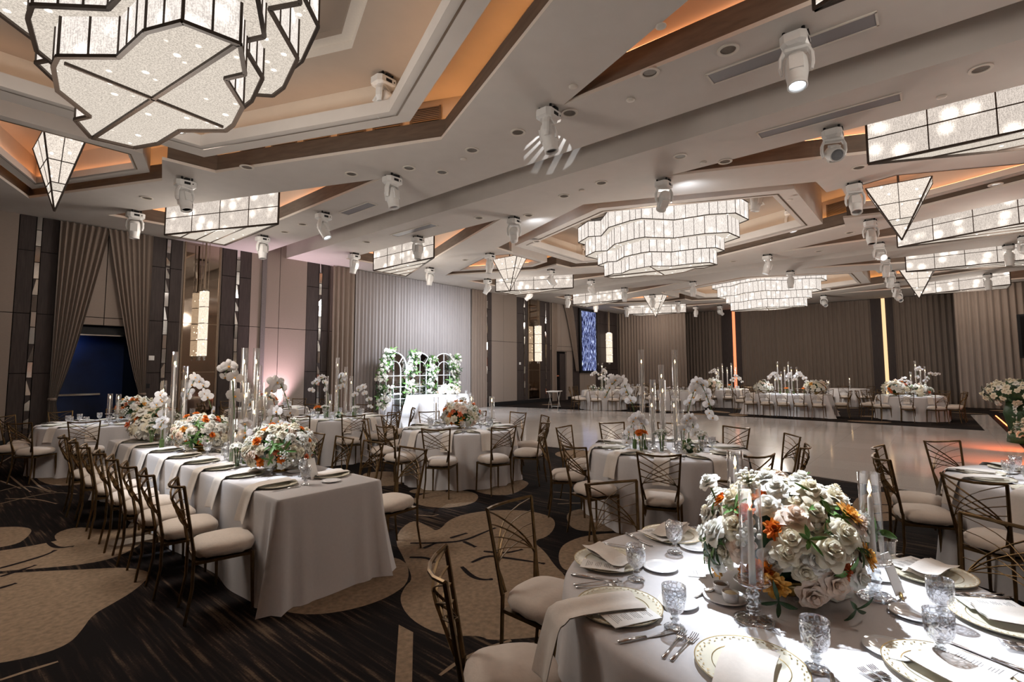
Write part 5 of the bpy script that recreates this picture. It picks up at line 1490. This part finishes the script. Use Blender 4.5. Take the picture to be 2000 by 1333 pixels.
orchid(2.12, 5.45, TH, .98, .10, R(150), 6, 'white orchid spray crowning the front candle cluster of the long table', .1, .075)
orchid(2.20, 5.35, TH, .42, .06, R(-120), 6, 'low white orchid spray inside the front candle cluster of the long table', .1, .07)
orchid(2.40, 5.45, TH, .86, .26, R(-30), 7, 'white orchid spray leaning right from the front candle cluster', .35, .075)
orchid(2.38, 5.30, TH, .52, .20, R(-50), 7, 'low white orchid spray leaning right from the front candle cluster', .3, .07)
orchid(2.05, 7.35, TH, .62, .08, R(170), 5, 'white orchid spray inside the rear candle cluster of the long table', .1, .075)
orchid(2.22, 7.3, TH, .85, .34, R(-40), 9, 'white orchid spray leaning right from the rear candle cluster of the long table', .4, .075)
orchid(1.98, 7.15, TH, .36, .06, R(-120), 5, 'low white orchid spray before the rear candle cluster of the long table', .1, .07)
budvase(1.98, 7.55, TH, 'cluster', 13, 'bud vase of white blossoms toward the far end of the long table')
budvase(2.22, 5.12, TH, 'orange', 14, 'glass bud vase of orange ranunculus on the long table behind the nearest centerpiece')
budvase(2.06, 5.18, TH, 'white', 15, 'glass bud vase of white flowers on the long table behind the nearest centerpiece')
t = thing('table_sign', 'white folded card leaning near the front end of the long table', 'card', (2.27, 4.16, TH), R(25))
m = MB(); m.add([(-.05, -.03, .001), (.05, -.03, .001), (.05, .02, .17), (-.05, .02, .17)], [(0, 1, 2, 3)]); m.add([(-.05, .07, .001), (.05, .07, .001), (.05, .02, .17), (-.05, .02, .17)], [(0, 1, 2, 3)]); m.obj('card', M['paper'], t)

# ------------------------------------------------------------------ near round table
CX, CY, RAD = 2.41, .57, .90
NM = 'near round table'
round_cloth(CX, CY, RAD, TH, 77, 'white cloth, near round table at the lower right', nf=17)
for a, d, l, tw in ((133, 1.12, 'gold lattice chair cut by the bottom edge, seen edge on beside the near round table', 4), (95, 1.13, 'gold lattice chair left of the near round table, back turned to the dance floor', -6), (58, 1.14, 'gold lattice chair behind the near round table, left of its flowers', 0), (20, 1.14, 'gold lattice chair hidden behind the flowers of the near round table', 0), (-33, 1.15, 'gold lattice chair at the right edge beside the near round table', 0)):
    q = R(a); put_chair(CX + d * math.cos(q), CY + d * math.sin(q), q + PI + R(tw), l, 'chairs at the near round table')
Z = TH + .001
centerpiece(2.44, .55, TH, .345, .42, 104, 41, 'large white and orange flower centerpiece in a gold bowl on the near round table', 2, True, .15)
_t = bpy.data.objects[[o.name for o in bpy.data.objects if o.get('label', '').startswith('large white and orange')][0]]
for l_, up, fw, nm, me, s_, nn in ((.27, .43, .10, 'white_rose', ROSE['pwhite'][0], .058, (-.6, .5, 1)), (.24, .36, -.1, 'leaf_sprig', LEAFS[0], .065, (-.6, .6, .8)), (-.16, .44, .12, 'leaf_sprig', LEAFS[2], .07, (.3, -.1, 1)), (-.34, .26, -.08, 'leaf_sprig', LEAFS[2], .10, (.7, -.7, .3)), (-.02, .47, .05, 'blush_rose', ROSE['pblush'][0], .034, (0, 0, 1)), (.13, .45, .02, 'blossom_cluster', CLU, .06, (-.3, .2, 1)), (-.22, .42, -.02, 'white_rose', ROSE['pcream'][0], .045, (.4, -.4, 1)), (.33, .16, -.05, 'leaf_sprig', LEAFS[1], .07, (-.7, .6, -.2)), (-.10, .06, -.30, 'leaf_sprig', LEAFS[1], .06, (-.5, -.6, -.3)), (.16, .07, -.26, 'leaf_sprig', LEAFS[1], .06, (-.8, -.3, -.3)), (.05, .30, -.28, 'leaf_sprig', LEAFS[0], .05, (-.8, -.5, .3)), (-.12, .36, -.22, 'leaf_sprig', LEAFS[0], .05, (-.6, -.7, .5))):
    place_flower(me, nm, _t, (-.645 * l_ + .764 * fw, .764 * l_ + .645 * fw, up), nn, s_, l_ * 9)
    if up > .40: m = MB(); m.tube([(-.5 * l_ + .6 * fw, .6 * l_ + .5 * fw, .25), (-.645 * l_ + .764 * fw, .764 * l_ + .645 * fw, up)], .004, 4); m.obj('flower_stem', M['stem'], _t)
for (x, y, l) in ((2.07, .575, 'glass candlestick with chimney in front of the near centerpiece'), (2.60, .25, 'glass candlestick with lit candle right of the near centerpiece'), (2.86, .86, 'glass candlestick behind the near centerpiece, flame showing at its left')): put(HUR, (x, y, Z), 0, l, 'glass candlesticks')
SET = [(1.835, 1.005, 'nearest the edge at left'), (2.235, 1.275, 'second along the left rim'), (2.80, 1.19, 'behind the left goblet, toward the middle table'), (1.745, .50, 'at the bottom edge center'), (3.02, .08, 'right of the flowers under a rumpled napkin'), (2.66, -.14, 'at the right edge of the view'), (2.10, .03, 'at the bottom right')]
for i, (x, y, l) in enumerate(SET):
    q = math.atan2(y - CY, x - CX); c, s = math.cos(q), math.sin(q)
    put(CHG, (x, y, Z), q, 'gold rimmed charger, near round table, ' + l, 'plates on the near round table')
    if i in (1, 4): o = put(NAPF, (x, y, Z), q + (.9 if i == 1 else -1.2), 'folded ivory napkin, near round table, ' + l, 'napkins on the near round table')
    elif i == 2: o = put(NAPF, (x, y, Z), q + .6, 'folded ivory napkin, near round table, ' + l, 'napkins on the near round table')
    else: put(NAP, (x + .02 * c, y + .02 * s, Z), q - PI / 2, 'ivory hanging napkin, near round table, ' + l, 'napkins on the near round table')
    put(MENU, (x - .10 * s * (1 if i != 3 else -1), y + .10 * c * (1 if i != 3 else -1), Z + .018), q + PI / 2 + .15, 'printed menu card, near round table, ' + l, 'menus on the near round table') if i != 3 else None
    put(KNF, (x - .22 * s, y + .22 * c, Z), q + PI / 2 + .1, 'steel knife, near round table, ' + l, 'knives on the near round table')
    put(FORK, (x + .205 * s, y - .205 * c, Z), q + PI / 2 - .12, 'inner steel fork, near round table, ' + l, 'forks on the near round table')
    put(FORK, (x + .238 * s, y - .238 * c, Z), q + PI / 2 - .05, 'outer steel fork, near round table, ' + l, 'forks on the near round table')
for x, y, l in ((2.128, 1.077, 'beside the second plate along the left rim'), (2.556, 1.078, 'farthest left of the flowers'), (1.83, .779, 'right of the nearest left plate'), (1.873, .342, 'alone at the bottom center'), (2.518, .042, 'upper one of the two at right'), (2.193, .045, 'lower one of the two at right')):
    put(GOB, (x, y, Z), 0, 'cut glass goblet, near round table, ' + l, 'goblets on the near round table')
for x, y, l in ((2.316, 1.048, 'left of the small square card'), (2.69, 1.02, 'tucked at the left of the flowers'), (2.02, .845, 'behind a goblet at left'), (1.921, .52, 'in front of the front candlestick'), (2.144, .172, 'empty at the lower right'), (2.501, .123, 'right of the flowers below the leaning card'), (2.844, .26, 'behind the right candlestick')):
    put(BRD, (x, y, Z), 0, 'white bread plate, near round table, ' + l, 'bread plates on the near round table')
for x, y, rz, l in ((2.374, .905, .5, 'white square card beside a bread plate on the near round table'), (2.50, .38, -.4, 'cream card lying in the shadow of the near centerpiece')): put(PCARD, (x, y, Z), rz, l, 'small cards on the near round table')
# butter dish with two ramekins
t = thing('butter_plate', 'small white plate holding two ramekins on the near round table', 'plate', (2.19, .715, Z))
m = MB(); m.smooth = True; m.lathe([(.001, .004), (.06, .004), (.085, .012), (.086, .010), (.06, 0), (.001, 0)], 32); m.obj('plate_body', M['plate'], t)
M['jam'] = pbr('dark_jam', (.10, .045, .02), .4); M['butter'] = pbr('pale_butter', (.78, .68, .45), .5)
for (x, y), mt, l in (((2.235, .745), 'jam', 'white ramekin of dark jam on the near round table'), ((2.175, .69), 'butter', 'white ramekin of butter on the near round table')):
    t = thing('ramekin', l, 'ramekin', (x, y, Z + .006)); m = MB(); m.smooth = True; m.lathe([(.001, 0), (.028, 0), (.033, .035), (.030, .035), (.027, .006), (.001, .006)], 24); m.obj('cup', M['plate'], t)
    m = MB(); m.smooth = True; m.lathe([(.029, .026), (.02, .032), (.001, .034)], 16); m.obj('filling', M[mt], t)
put(KNF, (2.16, .80, Z), R(70), 'butter knife beside the ramekins on the near round table', 'knives on the near round table')
t = thing('table_sign', 'white leaning table card right of the near centerpiece, gold clip at its foot', 'card', (2.66, .17, Z), R(-20))
m = MB(); m.add([(-.035, 0, .012), (.035, 0, .012), (.035, .05, .16), (-.035, .05, .16), (-.035, .003, .012), (.035, .003, .012), (.035, .053, .16), (-.035, .053, .16)], [(0, 1, 2, 3), (7, 6, 5, 4), (0, 4, 5, 1), (1, 5, 6, 2), (2, 6, 7, 3), (3, 7, 4, 0)]); m.obj('card', M['paper'], t)
m = MB(); m.smooth = True; m.tube([(-.03, -.02, .008), (0, 0, .012), (.02, .02, .016)], [.004, .009, .004], 8); m.obj('clip', M['gold'], t)
t = thing('water_cup', 'clear plastic cup at the back edge of the near round table, right of the flowers', 'cup', (3.12, .24, Z)); m = MB(); m.smooth = True; m.lathe([(.001, .002), (.027, .0), (.040, .10), (.0425, .103), (.039, .10), (.026, .004)], 24, close=False); m.obj('cup_wall', M['glass'], t)

# ------------------------------------------------------------------ sweetheart table, arches, flowers at the stage
M['archmirror'] = pbr('arch_mirror', (.50, .47, .47), .06, 1, var=.02)
M['whitecloth'] = pbr('bright_white_cloth', (.78, .79, .82), .85, var=.02, scale=40, spec=.15)
rect_cloth(12.45, 14.05, 2.1, .85, TH, 'small head table under a bright white cloth before the flowered arches', R(-4), 'whitecloth', 6, .12, .10)
def arch(x, label, seed):
    t = thing('mirror_arch', label, 'arch', (x, 14.92, 0), 0, 'white arched mirror frames')
    w = .58; zs = 1.72; f = MB()
    def arc(rad, z, n=14): return [(rad * math.cos(PI - PI * i / n), 0, z + rad * math.sin(PI * i / n)) for i in range(n + 1)]
    f.tube([(-w, 0, 0)] + arc(w, zs) + [(w, 0, 0)], .022, 6); f.tube([(-w * .55, 0, .02)] + arc(w * .55, zs - .06) + [(w * .55, 0, .02)], .016, 6)
    f.tube([(0, 0, .02), (0, 0, zs + w)], .014, 6)
    for z in (.08, .62, 1.05, 1.45): f.tube([(-w, 0, z), (w, 0, z)], .014, 6)
    for a in (45, 135): f.tube([(w * .55 * math.cos(R(a)), 0, zs - .06 + w * .55 * math.sin(R(a))), (w * math.cos(R(a)), 0, zs + w * math.sin(R(a)))], .014, 6)
    f.obj('arch_frame', M['whiteframe'], t)
    m = MB(); P = [(-w, 0)] + [(p[0], p[2]) for p in arc(w, zs)] + [(w, 0)]
    n = len(P); m.add([(a, .012, b) for a, b in P], [list(range(n))]); m.obj('mirror_pane', M['archmirror'], t)
    return t
for i, x in enumerate((11.12, 12.32, 13.52)): arch(x, 'white arched mirror frame behind the head table, %s of three' % ('left', 'middle', 'right')[i], i)
def garland(x, y, z0, z1, wd, n, seed, label, lean=0):
    r = random.Random(seed); t = thing('flower_garland', label, 'flowers', (x, y, z0), 0, 'flower garlands on the arches'); H = z1 - z0
    for k in range(n):
        v = r.random(); place_flower(ROSEL['pwhite'], 'white_rose', t, (lean * v + r.uniform(-wd, wd), r.uniform(-.14, -.02), v * H), (r.uniform(-.6, .6), -1, r.uniform(-.2, .6)), r.uniform(.055, .085), r.uniform(0, 6))
    for k in range(n * 2 // 3):
        v = r.random(); place_flower(r.choice(LEAFS[:2]), 'leaf_sprig', t, (lean * v + r.uniform(-wd, wd) * 1.1, r.uniform(-.08, .0), v * H), (r.uniform(-.9, .9), -.5, r.uniform(-.2, 1)), r.uniform(.10, .17), r.uniform(0, 6))
for x, z0, z1, wd, n, sd, lean, l in ((10.55, 1.30, 2.38, .24, 56, 1, .28, 'upper white flower garland at the left side of the left arch'), (10.62, .30, 1.12, .26, 44, 2, .1, 'lower white flower garland at the left foot of the left arch'), (11.78, 1.45, 2.32, .22, 44, 3, .22, 'upper white flower garland between the left and middle arches'), (11.75, .40, 1.30, .20, 40, 4, .05, 'lower white flower garland between the left and middle arches'), (12.82, .55, 2.15, .22, 70, 5, .1, 'long white flower garland between the middle and right arches'), (13.95, 1.0, 2.28, .26, 62, 6, .08, 'upper white flower garland on the right side of the right arch'), (14.0, .45, 1.0, .22, 26, 7, .05, 'lower white flower garland at the right foot of the right arch')):
    garland(x, 14.86, z0, z1, wd, n, sd, l, lean)
centerpiece(12.95, 13.98, TH, .50, .34, 44, 61, 'low pile of bright white orchids and roses on the head table', 1, False, 0)
for i, (x, y) in enumerate(((13.2, 13.35), (13.35, 13.30), (12.2, 13.30), (12.35, 13.25))):
    t = thing('pillar_vase', 'glass cylinder candle on the floor before the head table, %s' % ('right one at the right pair', 'left one at the right pair', 'right one at the left pair', 'left one at the left pair')[i], 'candle', (x, y, .013), 0, 'floor candles')
    m = MB(); m.smooth = True; m.lathe([(.05, 0), (.05, .9 - .1 * i), (.047, .9 - .1 * i), (.047, .01)], 14, close=False); m.obj('glass_tube', M['glass'], t)
    m = MB(); m.lathe([(.02, .01), (.018, .6), (.001, .61)], 10); m.obj('candle', M['wax'], t)
# white flowers banked at the stage
r = random.Random(9)
t = thing('flower_hedge', 'big bank of cream roses on dark leaves at the stage edge', 'flowers', (18.6, -1.70, .013))
ELL = [((0, -.05, 1.02), (.80, .98, .36)), ((-.35, -.30, .52), (.65, .62, .52))]
m = MB(); m.smooth = True
for c_, q_ in ELL:
    def fn(u, v, c_=c_, q_=q_): a, b = u * 2 * PI, (v - .5) * PI * .98; return (c_[0] + q_[0] * .8 * math.cos(a) * math.cos(b), c_[1] + q_[1] * .8 * math.sin(a) * math.cos(b), c_[2] + q_[2] * .85 * math.sin(b))
    m.grid(fn, 16, 8, True)
m.lathe([(.4, 0), (.5, .5), (.4, .9)], 14); m.obj('leafy_core', M['leafdark'], t)
for k in range(196):
    c_, q_ = ELL[k % 2] if k < 150 else ELL[0]
    az = k * 2.39996; u = r.uniform(-.75, .98); cr = math.sqrt(1 - u * u); nx, ny, nz = cr * math.cos(az), cr * math.sin(az), u; kk = r.uniform(.92, 1.06)
    place_flower(ROSEL['pwhite' if k % 2 else 'pcream'], 'white_rose' if k % 2 else 'cream_rose', t, (c_[0] + q_[0] * nx * kk, c_[1] + q_[1] * ny * kk, max(.06, c_[2] + q_[2] * nz * kk)), (nx + r.uniform(-.3, .3), ny + r.uniform(-.3, .3), nz + .2), r.uniform(.07, .105), r.uniform(0, 6))
for k in range(90):
    c_, q_ = ELL[k % 2]; az = k * 1.7; u = r.uniform(-.7, .98); cr = math.sqrt(1 - u * u); nx, ny, nz = cr * math.cos(az), cr * math.sin(az), u
    place_flower(LEAFS[1], 'leaf_sprig', t, (c_[0] + q_[0] * nx * .93, c_[1] + q_[1] * ny * .93, max(.08, c_[2] + q_[2] * nz * .93)), (nx, ny, nz), r.uniform(.09, .15), r.uniform(0, 6))
t = thing('flower_hedge', 'lower bunch of cream roses spilling down the stage front at the right edge', 'flowers', (16.2, -1.50, .013))
for k in range(46):
    a = r.uniform(0, 2 * PI); el = r.uniform(0, 1.5); nx, ny, nz = math.cos(el) * math.cos(a), math.cos(el) * math.sin(a), math.sin(el)
    place_flower(ROSEL[r.choice(['pwhite', 'pcream'])], 'cream_rose', t, (nx * .55, ny * .35, .05 + nz * .45), (nx, ny, nz), r.uniform(.09, .14), r.uniform(0, 6))
    if k % 2: place_flower(LEAFS[1], 'leaf_sprig', t, (nx * .55, ny * .35, .05 + nz * .42), (nx, ny, nz), r.uniform(.12, .18), r.uniform(0, 6))
m = MB(); m.smooth = True; m.lathe([(.42, 0), (.4, .2), (.001, .40)], 12); m.obj('leafy_core', M['leafdark'], t)
# folding tray stand by the far door
t = thing('tray_stand', 'white topped folding tray stand standing by the far dark door', 'stand', (17.3, 12.3, 0.0), R(20))
m = MB(); m.b2((-.36, -.25, .74), (.36, .25, .77)); m.obj('tray', M['white'], t)
for s in (-1, 1):
    m = MB(); m.tube([(-.28, s * .2, .0), (.2, s * .2, .74)], .014, 6); m.obj('leg', M['steel'], t); m = MB(); m.tube([(.28, s * .18, .0), (-.2, s * .18, .74)], .014, 6); m.obj('leg', M['steel'], t)
m = MB(); m.tube([(.25, -.2, .12), (.25, .2, .12)], .01, 6); m.obj('crossbar', M['white'], t)
# ------------------------------------------------------------------ light and camera
def spot(name, loc, target, power, size, col, blend=.35, rad=.05):
    l = bpy.data.lights.new(name, 'SPOT'); l.energy = power; l.spot_size = R(size); l.spot_blend = blend; l.color = col; l.shadow_soft_size = rad
    o = bpy.data.objects.new(name, l); COL.objects.link(o); o.location = loc
    d = Vector(target) - Vector(loc); o.rotation_euler = d.to_track_quat('-Z', 'Y').to_euler(); return o
def point(name, loc, power, col, rad=.2):
    l = bpy.data.lights.new(name, 'POINT'); l.energy = power; l.color = col; l.shadow_soft_size = rad
    o = bpy.data.objects.new(name, l); COL.objects.link(o); o.location = loc; return o
COOL = (.82, .90, 1); WARM = (1, .91, .82)
# moving heads that light the tables
SPOTS = [((3.65, 1.45, 4.5), (2.38, .42, .85), 820, 25), ((.8, 8.6, 5.0), (2.15, 6.4, .8), 440, 26), ((.6, 5.0, 5.3), (2.25, 4.8, .9), 330, 20), ((8.0, 3.9, 4.68), (5.8, 2.5, .8), 230, 24), ((8.3, 7.3, 4.68), (5.7, 5.9, .8), 260, 26),
         ((5.6, 10.3, 4.66), (5.4, 9.1, .8), 260, 26), ((3.0, 13.2, 4.66), (2.25, 11.35, .8), 260, 26), ((5.7, 13.3, 4.66), (5.6, 12.3, .8), 240, 26), ((8.7, 13.3, 4.66), (12.0, 14.4, 1.2), 1500, 34), ((5.75, .9, 4.66), (6.1, -.9, .8), 260, 28),
         ((22.5, 1.2, 4.66), (21.3, .8, .8), 500, 26), ((20.4, 3.9, 4.66), (20.6, 4.3, .8), 480, 30), ((22.5, 10.2, 4.66), (18.9, 11.0, .8), 260, 26), ((25, 7.5, 4.66), (23.4, 7.3, .8), 400, 26)]
spot('curtain_wash', (12.6, 12.4, 4.3), (13.0, 15.6, .7), 460, 150, COOL, 1, .4)
for i, (a, b, p, s) in enumerate(SPOTS): spot('beam', (a[0] + (b[0] - a[0]) * .06, a[1] + (b[1] - a[1]) * .06, 4.40), b, p * (1.0 if i else .9), s, COOL, .6 if i else .85)
# pink uplight on the pale panel and striped beam on the ceiling
spot('uplight', (7.25, 15.2, .2), (7.3, 15.62, 3.0), 420, 75, (1, .74, .86), 1, .1)
spot('blue_door_fill', (2.5, 16.9, 2.75), (2.9, 17.5, 1.6), 7, 110, (.25, .45, 1), .8, .1)  # unseen blue spot added inside the vestibule to colour its backdrop
for xx in (10.2, 12.2, 14.4): spot('orange_floor_fill', (xx, -1.3, .75), (xx + .5, -.85, 0), 75, 95, (1, .17, .04), .9, .1)  # unseen spots added above the floor to wash it orange beside the stage
for xx, yy in ((8.82, 7.37), (8.83, 3.75)): spot('ceiling_wash', (xx + .35, yy - .25, 4.86), (xx + .9, yy - .2, 5.2), 6, 140, COOL, 1, .05)
spot('uplight_white', (24.5, -.4, .15), (28.8, -1.0, 1.5), 60, 40, (.9, .93, 1), .8, .1)
# a moving head throws a striped pattern on the ceiling beside it
g = spot('gobo', (5.50, 3.97, 4.50), (6.30, 4.56, 5.2), 36, 34, (.9, .95, 1), .1, .004)
g.data.use_nodes = True; gt = g.data.node_tree; em = [n for n in gt.nodes if n.type == 'EMISSION'][0]
tc = gt.nodes.new('ShaderNodeTexCoord'); mp = gt.nodes.new('ShaderNodeMapping'); wv = gt.nodes.new('ShaderNodeTexWave'); cr = gt.nodes.new('ShaderNodeValToRGB')
mp.inputs['Rotation'].default_value = (0, 0, .5); wv.inputs['Scale'].default_value = 3.2; cr.color_ramp.elements[0].position = .5; cr.color_ramp.elements[1].position = .7
gt.links.new(tc.outputs['Normal'], mp.inputs['Vector']); gt.links.new(mp.outputs[0], wv.inputs['Vector']); gt.links.new(wv.outputs['Fac'], cr.inputs['Fac']); gt.links.new(cr.outputs['Color'], em.inputs['Strength'])
# unseen fill points added below the chandeliers and ceiling boxes to lift the room
for xc in (1.35, 12.75, 24.15):
    for dx, dy in ((0, 0),):
        point('chandelier_fill', (xc, YC, 3.2), 95 if xc < 2 else 140, WARM, .5)
for xc in (1.35, 12.75, 24.15):
    for s in (1, -1):
        for k in (1, -1):
            if xc < 2 and s < 0: continue
            point('box_fill', (xc + s * 3.0, YC + k * 6.9, 4.5), 40, WARM, .3)
for mn in ('screen', 'stripor', 'stripgold', 'redglow'): M[mn].cycles.emission_sampling = 'NONE'
W = bpy.data.worlds.new('world'); SC.world = W; W.use_nodes = True
W.node_tree.nodes['Background'].inputs['Color'].default_value = (.02, .018, .016, 1)

cam = bpy.data.cameras.new('camera'); co = bpy.data.objects.new('camera', cam); COL.objects.link(co)
cam.sensor_width = 36; cam.lens = 987 * 36 / 2000; cam.shift_y = -22.5 / 2000; cam.clip_start = .05; cam.clip_end = 200
ya, pi_, ro = R(40.15), R(4.43), R(-.15)
f_ = Vector((math.cos(ya) * math.cos(pi_), math.sin(ya) * math.cos(pi_), math.sin(pi_)))
r_ = Vector((math.sin(ya), -math.cos(ya), 0)); u_ = r_.cross(f_)
rr_ = r_ * math.cos(ro) + u_ * math.sin(ro); uu_ = rr_.cross(f_)
Mx = Matrix((rr_, uu_, -f_)).transposed().to_4x4(); Mx.translation = Vector((0, 0, 1.7))
co.matrix_world = Mx
SC.camera = co
vs = SC.view_settings
SC.display_settings.display_device = 'sRGB'
EXPO = 1.1
vs.view_transform = 'Standard'; vs.look = 'None'; vs.exposure = EXPO; vs.gamma = 1; vs.use_curve_mapping = False
cy = SC.cycles
cy.use_denoising = True
try: cy.denoiser = 'OPENIMAGEDENOISE'
except Exception: pass
cy.max_bounces = 6; cy.diffuse_bounces = 3; cy.glossy_bounces = 3; cy.transparent_max_bounces = 16; cy.transmission_bounces = 2; cy.use_adaptive_sampling = True; cy.adaptive_threshold = .03; cy.adaptive_min_samples = 12
cy.sample_clamp_indirect = 4; cy.sample_clamp_direct = 0; cy.caustics_reflective = False; cy.caustics_refractive = False
cy.use_light_tree = True
